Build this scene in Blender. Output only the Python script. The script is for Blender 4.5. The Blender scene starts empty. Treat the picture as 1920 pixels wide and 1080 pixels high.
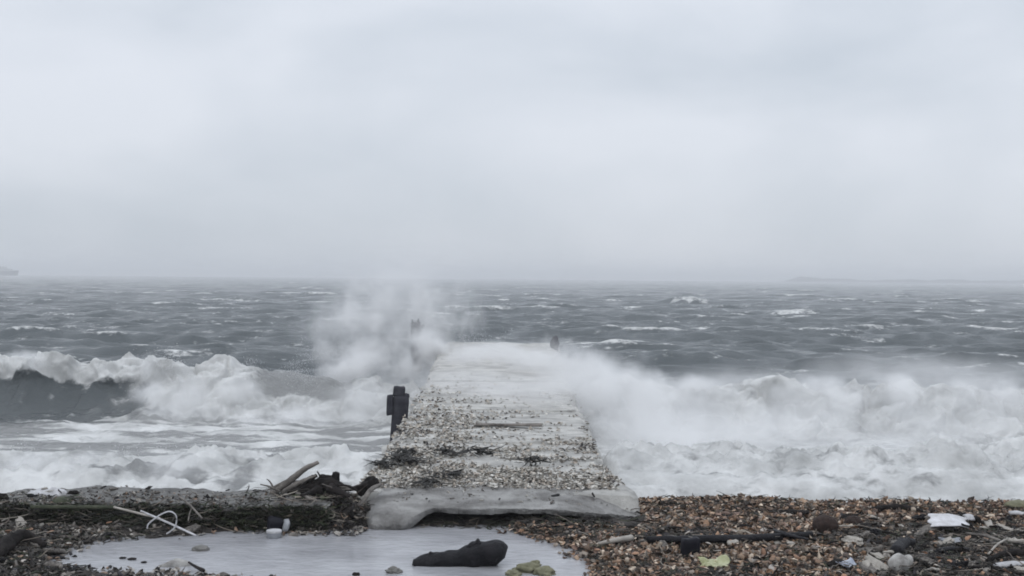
import bpy, bmesh, math, random
import numpy as np
from mathutils import Matrix, Vector

random.seed(7)
RS = np.random.RandomState(11)
sc = bpy.context.scene
COL = sc.collection

# ------------------------------------------------------------------ camera
FPX, CAMZ = 2318.0, 2.4                      # focal length in photo pixels (1920 wide)
PITCH, ROLL = math.atan(19.0 / FPX), 0.0089
RC = Matrix.Rotation(math.pi / 2 - PITCH, 3, 'X') @ Matrix.Rotation(ROLL, 3, 'Z')
cam = bpy.data.cameras.new('camera')
cam.sensor_width = 36.0
cam.lens = 36.0 * FPX / 1920.0
cam.clip_start, cam.clip_end = 0.1, 9000.0
cam_o = bpy.data.objects.new('camera', cam)
COL.objects.link(cam_o)
cam_o.matrix_world = Matrix.Translation((0, 0, CAMZ)) @ RC.to_4x4()
sc.camera = cam_o

# ------------------------------------------------------------------ world, sun, exposure
SUN_EL, SUN_AZ = math.radians(52), math.radians(200)
w = bpy.data.worlds.new("World")
sc.world = w
w.use_nodes = True
nt = w.node_tree
nt.nodes.clear()
out = nt.nodes.new('ShaderNodeOutputWorld')
bg = nt.nodes.new('ShaderNodeBackground')
bg.inputs['Strength'].default_value = 0.1
sky = nt.nodes.new('ShaderNodeTexSky')
sky.sky_type = 'NISHITA'
sky.sun_disc = False
sky.sun_elevation = SUN_EL
sky.sun_rotation = SUN_AZ
tc = nt.nodes.new('ShaderNodeTexCoord')
mp = nt.nodes.new('ShaderNodeMapping')
mp.inputs['Scale'].default_value = (1.0, 1.0, 2.4)
mp.inputs['Location'].default_value = (0.35, 0.2, 0.1)
n1 = nt.nodes.new('ShaderNodeTexNoise')
n1.inputs['Scale'].default_value = 3.2
n1.inputs['Detail'].default_value = 4.0
n1.inputs['Roughness'].default_value = 0.45
n1.inputs['Distortion'].default_value = 0.35
nt.links.new(tc.outputs['Generated'], mp.inputs['Vector'])
nt.links.new(mp.outputs['Vector'], n1.inputs['Vector'])
cr = nt.nodes.new('ShaderNodeValToRGB')                       # cloud deck: thin and thick parts
cr.color_ramp.elements[0].position = 0.36
cr.color_ramp.elements[0].color = (5.5, 6.0, 6.68, 1)
cr.color_ramp.elements[1].position = 0.64
cr.color_ramp.elements[1].color = (7.1, 7.45, 8.1, 1)
nt.links.new(n1.outputs['Fac'], cr.inputs['Fac'])
sx = nt.nodes.new('ShaderNodeSeparateXYZ')
nt.links.new(tc.outputs['Generated'], sx.inputs['Vector'])
er = nt.nodes.new('ShaderNodeMapRange')                       # an overcast sky is brighter towards the zenith
er.inputs['From Min'].default_value = 0.0
er.inputs['From Max'].default_value = 1.0
er.inputs['To Min'].default_value = 1.0
er.inputs['To Max'].default_value = 1.75
nt.links.new(sx.outputs['Z'], er.inputs['Value'])
mu = nt.nodes.new('ShaderNodeVectorMath')
mu.operation = 'SCALE'
nt.links.new(cr.outputs['Color'], mu.inputs[0])
nt.links.new(er.outputs['Result'], mu.inputs['Scale'])
mx = nt.nodes.new('ShaderNodeMix')
mx.data_type = 'RGBA'
mx.inputs['Factor'].default_value = 0.94
nt.links.new(sky.outputs['Color'], mx.inputs[6])
nt.links.new(mu.outputs['Vector'], mx.inputs[7])
nt.links.new(mx.outputs[2], bg.inputs['Color'])
nt.links.new(bg.outputs['Background'], out.inputs['Surface'])

sun = bpy.data.lights.new('sun', 'SUN')
sun.energy = 0.6
sun.angle = math.radians(25)
sun.color = (1.0, 0.97, 0.93)
sun_o = bpy.data.objects.new('sun', sun)
COL.objects.link(sun_o)
dv = Vector((math.sin(SUN_AZ) * math.cos(SUN_EL), math.cos(SUN_AZ) * math.cos(SUN_EL), math.sin(SUN_EL)))
sun_o.rotation_euler = dv.to_track_quat('Z', 'Y').to_euler()
sun_o.location = (0, -5, 30)

sc.view_settings.view_transform = 'Standard'
sc.view_settings.look = 'None'
sc.view_settings.exposure = 0.0
sc.view_settings.gamma = 1.0
sc.cycles.use_denoising = True
sc.cycles.max_bounces = 8
sc.cycles.volume_bounces = 4
sc.cycles.diffuse_bounces = 3
sc.cycles.glossy_bounces = 3
sc.cycles.transmission_bounces = 4
sc.cycles.transparent_max_bounces = 8
sc.cycles.use_adaptive_sampling = True
sc.cycles.adaptive_threshold = 0.02
sc.cycles.volume_step_rate = 1.0
sc.cycles.volume_max_steps = 128
sc.cycles.filter_width = 1.8

# ------------------------------------------------------------------ picture ray -> point in the place
def ray(px, py):
    d = RC @ Vector(((px - 960) / FPX, -(py - 540) / FPX, -1.0))
    return d
def rz(px, py, z=0.0):
    d = ray(px, py)
    t = (z - CAMZ) / d.z
    return Vector((d.x * t, d.y * t, z))
def ry(px, py, Y):
    d = ray(px, py)
    t = Y / d.y
    return Vector((d.x * t, Y, CAMZ + d.z * t))

# ------------------------------------------------------------------ noise
_perm = RS.permutation(256).astype(np.int64)
_perm = np.concatenate([_perm, _perm, _perm])
_g2 = np.stack([np.cos(np.arange(256) * 2.39996), np.sin(np.arange(256) * 2.39996)], 1)
_g3 = RS.normal(size=(256, 3))
_g3 /= np.linalg.norm(_g3, axis=1, keepdims=True)
def _fade(t):
    return t * t * t * (t * (t * 6 - 15) + 10)
def pn(x, y, s=0):
    x = np.asarray(x, float) + s * 17.31
    y = np.asarray(y, float) - s * 9.77
    xi = np.floor(x).astype(np.int64); yi = np.floor(y).astype(np.int64)
    xf = x - xi; yf = y - yi
    u = _fade(xf); v = _fade(yf)
    def g(ix, iy, fx, fy):
        h = _perm[(_perm[(xi + ix) & 255] + yi + iy) & 255]
        return _g2[h, 0] * fx + _g2[h, 1] * fy
    a = g(0, 0, xf, yf); b = g(1, 0, xf - 1, yf)
    c = g(0, 1, xf, yf - 1); d = g(1, 1, xf - 1, yf - 1)
    return 1.4 * ((a + (b - a) * u) * (1 - v) + (c + (d - c) * u) * v)
def pn3(p, s=0):
    p = np.asarray(p, float) + np.array([s * 7.13, s * 3.71, -s * 5.19])
    i = np.floor(p).astype(np.int64); f = p - i; u = _fade(f)
    r = 0
    for dx in (0, 1):
        for dy in (0, 1):
            for dz in (0, 1):
                h = _perm[(_perm[(_perm[(i[..., 0] + dx) & 255] + i[..., 1] + dy) & 255] + i[..., 2] + dz) & 255]
                q = f - np.array([dx, dy, dz])
                wt = (u[..., 0] if dx else 1 - u[..., 0]) * (u[..., 1] if dy else 1 - u[..., 1]) * (u[..., 2] if dz else 1 - u[..., 2])
                r = r + wt * (_g3[h] * q).sum(-1)
    return 1.5 * r
def fbm(x, y, s=0, o=4, k=0.5):
    r, a = 0, 1.0
    for j in range(o):
        r = r + a * pn(x * 2 ** j, y * 2 ** j, s + j * 3)
        a *= k
    return r
def puff(x, y, s=0, o=4, k=0.5):                  # rounded tops, sharp creases between them
    r, a = 0, 1.0
    for j in range(o):
        r = r + a * np.abs(pn(x * 2 ** j, y * 2 ** j, s + j * 5))
        a *= k
    return r
def sst(a, b, x):
    t = np.clip((x - a) / (b - a), 0, 1)
    return t * t * (3 - 2 * t)

# ------------------------------------------------------------------ mesh and tag helpers
def mesh_np(name, V, F, smooth=True, attrs=None, cols=None):
    """F: list of (n,k) index arrays. attrs: point floats. cols: (nverts,3) point colours"""
    me = bpy.data.meshes.new(name)
    V = np.asarray(V, np.float32)
    me.vertices.add(len(V))
    me.vertices.foreach_set('co', V.ravel())
    tot = np.concatenate([np.full(len(f), f.shape[1], np.int32) for f in F])
    idx = np.concatenate([f.ravel() for f in F]).astype(np.int32)
    me.loops.add(len(idx))
    me.loops.foreach_set('vertex_index', idx)
    me.polygons.add(len(tot))
    st = np.zeros(len(tot), np.int32)
    st[1:] = np.cumsum(tot)[:-1]
    me.polygons.foreach_set('loop_start', st)
    if smooth:
        me.polygons.foreach_set('use_smooth', np.ones(len(tot), bool))
    for k, a in (attrs or {}).items():
        at = me.attributes.new(k, 'FLOAT', 'POINT')
        at.data.foreach_set('value', np.asarray(a, np.float32).ravel())
    if cols is not None:
        at = me.attributes.new('col', 'FLOAT_COLOR', 'POINT')
        c4 = np.ones((len(V), 4), np.float32)
        c4[:, :3] = cols
        at.data.foreach_set('color', c4.ravel())
    me.update(calc_edges=True)
    me.validate()
    return me
def link(name, me, mat, parent=None):
    o = bpy.data.objects.new(name, me)
    if mat is not None:
        me.materials.append(mat)
    COL.objects.link(o)
    if parent is not None:
        o.parent = parent
    return o
def tag(o, label=None, cat=None, group=None, kind=None):
    if label: o['label'] = label
    if cat: o['category'] = cat
    if group: o['group'] = group
    if kind: o['kind'] = kind
    return o
def empty(name, loc=(0, 0, 0)):
    o = bpy.data.objects.new(name, None)
    o.location = loc
    COL.objects.link(o)
    return o
def grid_faces(nr, nc, wrap=False):
    r = np.arange(nr - 1)[:, None] * nc
    c = np.arange(nc if wrap else nc - 1)[None, :]
    c2 = (c + 1) % nc
    return np.stack([r + c, r + c2, r + nc + c2, r + nc + c], -1).reshape(-1, 4)

# ------------------------------------------------------------------ material helpers
def new_mat(name):
    m = bpy.data.materials.new(name)
    m.use_nodes = True
    t = m.node_tree
    t.nodes.clear()
    o = t.nodes.new('ShaderNodeOutputMaterial')
    return m, t, o
def N(t, typ, **kw):
    n = t.nodes.new(typ)
    for k, v in kw.items():
        if k.startswith('i_'):
            n.inputs[k[2:].replace('_', ' ')].default_value = v
        else:
            setattr(n, k, v)
    return n
def rgb(r, g, b):                                  # picture colour -> linear
    return tuple(((c / 255 + 0.055) / 1.055) ** 2.4 if c > 10 else c / 3294 for c in (r, g, b)) + (1.0,)
def basic(name, c1, c2, scale=6.0, rough=0.8, bump=0.3, detail=6.0, spec=0.3, attr=False, stretch=None, bscale=None):
    m, t, o = new_mat(name)
    b = N(t, 'ShaderNodeBsdfPrincipled', i_Roughness=rough)
    b.inputs['Specular IOR Level'].default_value = spec
    co = N(t, 'ShaderNodeTexCoord')
    src = co.outputs['Object']
    if stretch:
        mp = N(t, 'ShaderNodeMapping')
        mp.inputs['Scale'].default_value = stretch
        t.links.new(src, mp.inputs['Vector'])
        src = mp.outputs['Vector']
    n = N(t, 'ShaderNodeTexNoise', i_Scale=scale, i_Detail=detail, i_Roughness=0.6)
    t.links.new(src, n.inputs['Vector'])
    r = N(t, 'ShaderNodeValToRGB')
    r.color_ramp.elements[0].position = 0.35
    r.color_ramp.elements[1].position = 0.65
    r.color_ramp.elements[0].color = tuple(c1[:3]) + (1,)
    r.color_ramp.elements[1].color = tuple(c2[:3]) + (1,)
    t.links.new(n.outputs['Fac'], r.inputs['Fac'])
    cout = r.outputs['Color']
    if attr:
        a = N(t, 'ShaderNodeAttribute', attribute_name='col')
        x = N(t, 'ShaderNodeMix', data_type='RGBA', blend_type='MULTIPLY')
        x.inputs['Factor'].default_value = 1.0
        t.links.new(a.outputs['Color'], x.inputs[6])
        t.links.new(cout, x.inputs[7])
        cout = x.outputs[2]
    t.links.new(cout, b.inputs['Base Color'])
    if bump:
        n2 = N(t, 'ShaderNodeTexNoise', i_Scale=bscale or scale * 4, i_Detail=6.0, i_Roughness=0.65)
        t.links.new(src, n2.inputs['Vector'])
        bp = N(t, 'ShaderNodeBump', i_Strength=bump, i_Distance=0.02)
        t.links.new(n2.outputs['Fac'], bp.inputs['Height'])
        t.links.new(bp.outputs['Normal'], b.inputs['Normal'])
    t.links.new(b.outputs['BSDF'], o.inputs['Surface'])
    return m
M = {}
M['beach'] = basic('wet_shell_sand', (.020, .018, .017), (.06, .052, .046), 9, .75, .6)
M['shell'] = basic('shell', (.75, .75, .75), (1.1, 1.1, 1.1), 30, .55, .15, attr=True, spec=.35)
M['weed'] = basic('wrack', (.7, .7, .7), (1.2, 1.2, 1.2), 20, .6, 0, attr=True, spec=.3)
M['concrete'] = basic('worn_concrete', (.13, .125, .12), (.36, .355, .345), 2.8, .8, .8, detail=12.0, bscale=60, stretch=(1, 1.5, 1))
M['slab'] = basic('weathered_concrete', (.28, .274, .26), (.56, .55, .52), 3.0, .6, .8, detail=12.0, bscale=30, stretch=(1, 1.7, 1))
M['ledge'] = basic('sea_wall_stone', (.085, .083, .08), (.22, .218, .21), 9, .85, .8, bscale=30)
M['black_wood'] = basic('charred_wet_wood', (.004, .004, .006), (.014, .013, .016), 8, .6, 1.0, spec=.22, bscale=20)
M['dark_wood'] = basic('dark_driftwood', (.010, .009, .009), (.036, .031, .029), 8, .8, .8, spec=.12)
M['grey_wood'] = basic('grey_driftwood', (.085, .077, .07), (.24, .22, .20), 8, .8, .6, spec=.2)
M['pale_wood'] = basic('bleached_driftwood', (.30, .28, .25), (.45, .42, .38), 8, .75, .4, spec=.2)
M['pile'] = basic('tarred_pile', (.030, .030, .037), (.062, .062, .072), 7, .85, .5, spec=.1)
M['white_plastic'] = basic('white_plastic', (.33, .325, .325), (.60, .60, .625), 11, .55, .3, detail=10.0)
M['dirty_white'] = basic('dirty_white', (.22, .21, .20), (.50, .49, .47), 9, .7, .4)
M['panel_white'] = basic('panel_white', (.46, .455, .46), (.70, .70, .73), 7, .5, .3, detail=10.0)
M['algae'] = basic('algae_stained_stone', (.016, .016, .013), (.06, .06, .05), 4, .85, .9, spec=.15, bscale=24)
M['dark_plastic'] = basic('dark_plastic', (.006, .006, .010), (.014, .014, .020), 6, .6, .1, spec=.15)
M['grey_metal'] = basic('dull_tin', (.20, .21, .23), (.34, .35, .37), 8, .5, .1)
M['stone'] = basic('grey_stone', (.12, .12, .11), (.22, .21, .20), 14, .7, .4)
M['olive_stone'] = basic('olive_stone', (.12, .12, .075), (.24, .23, .15), 9, .7, .4)
M['moss'] = basic('green_weed_stone', (.04, .048, .030), (.085, .09, .062), 16, .85, .6)
M['brown_ball'] = basic('brown_husk', (.022, .014, .012), (.055, .036, .03), 22, .85, .7)
M['leaf'] = basic('yellow_green_plastic', (.30, .31, .16), (.50, .50, .34), 9, .5, .2)
M['ship'] = basic('ship_paint', (.13, .135, .14), (.2, .205, .21), .2, .6, 0)
M['ship_white'] = basic('ship_white_paint', (.42, .43, .44), (.5, .5, .5), .2, .6, 0)
M['land'] = basic('far_woods', (.012, .016, .015), (.03, .035, .03), .05, .9, 0)
M['blue_plastic'] = basic('pale_blue_plastic', (.20, .23, .30), (.46, .49, .54), 14, .4, .2)

# water ------------------------------------------------------------
def water_mat():
    m, t, o = new_mat('sea_water')
    L = t.links.new
    co = N(t, 'ShaderNodeTexCoord')
    fa = N(t, 'ShaderNodeAttribute', attribute_name='foam')
    sa = N(t, 'ShaderNodeAttribute', attribute_name='silt')
    mp = N(t, 'ShaderNodeMapping')
    mp.inputs['Scale'].default_value = (1.0, 1.6, 1.0)
    L(co.outputs['Object'], mp.inputs['Vector'])
    n = N(t, 'ShaderNodeTexNoise', i_Scale=3.5, i_Detail=8.0, i_Roughness=0.68)
    L(mp.outputs['Vector'], n.inputs['Vector'])
    ad = N(t, 'ShaderNodeMath', operation='MULTIPLY_ADD')
    ad.inputs[1].default_value = 2.2
    L(n.outputs['Fac'], ad.inputs[0])
    sb = N(t, 'ShaderNodeMath', operation='SUBTRACT')
    L(fa.outputs['Fac'], sb.inputs[0]); sb.inputs[1].default_value = 1.10
    L(sb.outputs[0], ad.inputs[2])
    ff = N(t, 'ShaderNodeMapRange', interpolation_type='SMOOTHSTEP')
    ff.inputs['From Min'].default_value = 0.32
    ff.inputs['From Max'].default_value = 0.95
    L(ad.outputs[0], ff.inputs['Value'])
    cm = N(t, 'ShaderNodeMix', data_type='RGBA')
    cm.inputs[6].default_value = (.080, .096, .104, 1)
    cm.inputs[7].default_value = (.33, .335, .335, 1)
    L(sa.outputs['Fac'], cm.inputs['Factor'])
    wb = N(t, 'ShaderNodeBsdfPrincipled', i_Roughness=0.16, i_IOR=1.33)
    L(cm.outputs[2], wb.inputs['Base Color'])
    mp2 = N(t, 'ShaderNodeMapping')
    mp2.inputs['Scale'].default_value = (0.8, 2.0, 1.0)
    L(co.outputs['Object'], mp2.inputs['Vector'])
    n2 = N(t, 'ShaderNodeTexNoise', i_Scale=2.6, i_Detail=8.0, i_Roughness=0.7)
    L(mp2.outputs['Vector'], n2.inputs['Vector'])
    bp = N(t, 'ShaderNodeBump', i_Strength=0.8, i_Distance=0.2)
    L(n2.outputs['Fac'], bp.inputs['Height'])
    L(bp.outputs['Normal'], wb.inputs['Normal'])
    fb = N(t, 'ShaderNodeBsdfPrincipled', i_Roughness=0.9)
    n4 = N(t, 'ShaderNodeTexNoise', i_Scale=1.3, i_Detail=5.0, i_Roughness=0.6)
    L(co.outputs['Object'], n4.inputs['Vector'])
    r4 = N(t, 'ShaderNodeValToRGB')
    r4.color_ramp.elements[0].position = 0.32
    r4.color_ramp.elements[1].position = 0.62
    r4.color_ramp.elements[0].color = (.37, .375, .37, 1)
    r4.color_ramp.elements[1].color = (.66, .665, .66, 1)
    L(n4.outputs['Fac'], r4.inputs['Fac'])
    L(r4.outputs['Color'], fb.inputs['Base Color'])
    fb.inputs['Specular IOR Level'].default_value = 0.1
    n3 = N(t, 'ShaderNodeTexNoise', i_Scale=11.0, i_Detail=6.0, i_Roughness=0.65)
    L(co.outputs['Object'], n3.inputs['Vector'])
    bp3 = N(t, 'ShaderNodeBump', i_Strength=0.35, i_Distance=0.04)
    L(n3.outputs['Fac'], bp3.inputs['Height'])
    L(bp3.outputs['Normal'], fb.inputs['Normal'])
    ms = N(t, 'ShaderNodeMixShader')
    L(ff.outputs[0], ms.inputs[0])
    L(wb.outputs[0], ms.inputs[1])
    L(fb.outputs[0], ms.inputs[2])
    L(ms.outputs[0], o.inputs['Surface'])
    return m
M['sea'] = water_mat()

def puddle_mat():
    m, t, o = new_mat('puddle_painted_sky')
    L = t.links.new
    b = N(t, 'ShaderNodeBsdfPrincipled', i_Roughness=0.03, i_IOR=1.38)
    co = N(t, 'ShaderNodeTexCoord')
    mp = N(t, 'ShaderNodeMapping')
    mp.inputs['Scale'].default_value = (1.0, 1.5, 1.0)
    L(co.outputs['Object'], mp.inputs['Vector'])
    n = N(t, 'ShaderNodeTexNoise', i_Scale=9.0, i_Detail=5.0, i_Roughness=0.6)
    L(mp.outputs['Vector'], n.inputs['Vector'])
    bp = N(t, 'ShaderNodeBump', i_Strength=0.55, i_Distance=0.014)
    L(n.outputs['Fac'], bp.inputs['Height'])
    L(bp.outputs['Normal'], b.inputs['Normal'])
    n2 = N(t, 'ShaderNodeTexNoise', i_Scale=1.6, i_Detail=5.0, i_Roughness=0.6)
    L(mp.outputs['Vector'], n2.inputs['Vector'])
    r = N(t, 'ShaderNodeValToRGB')
    r.color_ramp.elements[0].position = 0.3
    r.color_ramp.elements[1].position = 0.7
    r.color_ramp.elements[0].color = (.30, .302, .32, 1)  # pale base colour stands in for the sky reflected in the water
    r.color_ramp.elements[1].color = (.44, .445, .465, 1)
    L(n2.outputs['Fac'], r.inputs['Fac'])
    L(r.outputs['Color'], b.inputs['Base Color'])
    L(b.outputs[0], o.inputs['Surface'])
    return m
M['puddle'] = puddle_mat()

def spray_mat(name, dens, scale, lo, hi, warp=0.7, core=0.25, stretch=(1, 1, 1), detail=4.0):
    m, t, o = new_mat(name)
    L = t.links.new
    co = N(t, 'ShaderNodeTexCoord')
    ge = N(t, 'ShaderNodeNewGeometry')
    mp = N(t, 'ShaderNodeMapping')
    mp.inputs['Scale'].default_value = stretch
    L(ge.outputs['Position'], mp.inputs['Vector'])
    n = N(t, 'ShaderNodeTexNoise', i_Scale=scale, i_Detail=detail, i_Roughness=0.62)
    L(mp.outputs['Vector'], n.inputs['Vector'])
    ln = N(t, 'ShaderNodeVectorMath', operation='LENGTH')
    L(co.outputs['Object'], ln.inputs[0])
    ma = N(t, 'ShaderNodeMath', operation='MULTIPLY_ADD')        # radius pushed in and out by the noise
    sb = N(t, 'ShaderNodeMath', operation='SUBTRACT')
    sb.inputs[0].default_value = 0.62
    L(n.outputs['Fac'], sb.inputs[1])
    L(sb.outputs[0], ma.inputs[0]); ma.inputs[1].default_value = warp * 2.0
    L(ln.outputs['Value'], ma.inputs[2])
    f = N(t, 'ShaderNodeMapRange', interpolation_type='SMOOTHSTEP')
    f.inputs['From Min'].default_value = 1.0
    f.inputs['From Max'].default_value = core
    L(ma.outputs[0], f.inputs['Value'])
    f2 = N(t, 'ShaderNodeMapRange', interpolation_type='SMOOTHSTEP')   # nothing at the very shell
    f2.inputs['From Min'].default_value = 1.0
    f2.inputs['From Max'].default_value = 0.72
    L(ln.outputs['Value'], f2.inputs['Value'])
    g = N(t, 'ShaderNodeMapRange', interpolation_type='SMOOTHSTEP')
    g.inputs['From Min'].default_value = lo
    g.inputs['From Max'].default_value = hi
    L(n.outputs['Fac'], g.inputs['Value'])
    m1 = N(t, 'ShaderNodeMath', operation='MULTIPLY')
    L(f.outputs[0], m1.inputs[0]); L(g.outputs[0], m1.inputs[1])
    m2 = N(t, 'ShaderNodeMath', operation='MULTIPLY')
    L(m1.outputs[0], m2.inputs[0]); L(f2.outputs[0], m2.inputs[1])
    m3 = N(t, 'ShaderNodeMath', operation='MULTIPLY')
    L(m2.outputs[0], m3.inputs[0]); m3.inputs[1].default_value = dens
    v = N(t, 'ShaderNodeVolumeScatter')
    v.inputs['Color'].default_value = (.99, .99, 1.0, 1)
    v.inputs['Anisotropy'].default_value = 0.15
    L(m3.outputs[0], v.inputs['Density'])
    L(v.outputs[0], o.inputs['Volume'])
    return m

# ------------------------------------------------------------------ the beach
PUD = [(95, 1056), (150, 1022), (240, 1010), (330, 1007), (420, 1000), (490, 998), (560, 992), (640, 990), (700, 986), (800, 987), (880, 990),
       (940, 992), (985, 1004), (1030, 1014), (1068, 1030), (1090, 1048), (1108, 1062), (1104, 1085), (1040, 1120), (860, 1150), (620, 1140),
       (500, 1095), (400, 1082), (290, 1076), (190, 1072), (120, 1066)]
PUDW = np.array([rz(px, py, 0.0)[:2] for px, py in PUD])
def pud_sd(x, y):                                  # signed distance to the puddle's outline, negative inside
    x = np.asarray(x, float); y = np.asarray(y, float)
    d = np.full(x.shape, 1e9); ins = np.zeros(x.shape, bool)
    n = len(PUDW)
    for i in range(n):
        a = PUDW[i]; b = PUDW[(i + 1) % n]
        e = b - a
        t = np.clip(((x - a[0]) * e[0] + (y - a[1]) * e[1]) / (e @ e), 0, 1)
        d = np.minimum(d, np.hypot(x - a[0] - t * e[0], y - a[1] - t * e[1]))
        c = ((a[1] > y) != (b[1] > y)) & (x < (b[0] - a[0]) * (y - a[1]) / (b[1] - a[1] + 1e-12) + a[0])
        ins ^= c
    return np.where(ins, -d, d)
def ground(x, y):
    x = np.asarray(x, float); y = np.asarray(y, float)
    z = 0.035 + 0.03 * sst(11.5, 12.7, y) + 0.035 * fbm(x * .9, y * .9, 2, 3) + 0.018 * fbm(x * 4, y * 4, 4, 3) + 0.016 * fbm(x * 11, y * 11, 5, 2)
    z = z + 0.09 * np.clip(8.6 - y, 0, None)
    z = z - 0.30 * np.clip(y - 13.0, 0, None)
    z = z + .20 * np.exp(-((x + 1.72) / .36) ** 2 - ((y - 11.95) / .42) ** 2) * (1 + .4 * pn(x * 4, y * 4, 33))
    sd = pud_sd(x, y) + 0.10 * fbm(x * 4, y * 4, 8, 3)
    k = sst(0.26, -0.20, sd)
    return z * (1 - k) + (-0.055) * k
def make_beach():
    ys = np.concatenate([np.linspace(-30, 7.6, 60), np.linspace(7.65, 14.5, 190), np.linspace(14.7, 24, 20)])
    xs = np.concatenate([np.linspace(-40, -7.2, 40), np.linspace(-7.1, 7.1, 360), np.linspace(7.2, 40, 40)])
    X, Y = np.meshgrid(xs, ys)
    Z = ground(X, Y)
    me = mesh_np('beach', np.stack([X, Y, Z], -1).reshape(-1, 3), [grid_faces(len(ys), len(xs))])
    tag(link('beach', me, M['beach']), kind='structure')
make_beach()
def make_puddle():
    xs = np.linspace(PUDW[:, 0].min() - .35, PUDW[:, 0].max() + .35, 60)
    ys = np.linspace(PUDW[:, 1].min() - .35, PUDW[:, 1].max() + .35, 40)
    X, Y = np.meshgrid(xs, ys)
    F = grid_faces(len(ys), len(xs))
    V = np.stack([X, Y, np.zeros_like(X)], -1).reshape(-1, 3)
    sd = pud_sd(V[:, 0], V[:, 1])
    F = F[(sd[F] < 0.3).all(1)]
    used, inv = np.unique(F, return_inverse=True)
    me = mesh_np('puddle', V[used], [inv.reshape(F.shape)])
    tag(link('puddle', me, M['puddle']), kind='structure')
make_puddle()

# ------------------------------------------------------------------ jetty deck line
def deck_z(y):
    return np.interp(y, [12.3, 12.7, 14.6, 17.2, 20.0, 22.0, 24.8], [0.25, 0.30, 0.47, 0.55, 0.70, 0.86, 1.06])
JXL, JXR = -1.42, 1.0
def in_jetty(x, y):                                # 1 inside the footprint, fading outside
    return sst(JXL - .25, JXL + .1, x) * sst(JXR + .25, JXR - .1, x) * sst(25.3, 24.9, y)

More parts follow.
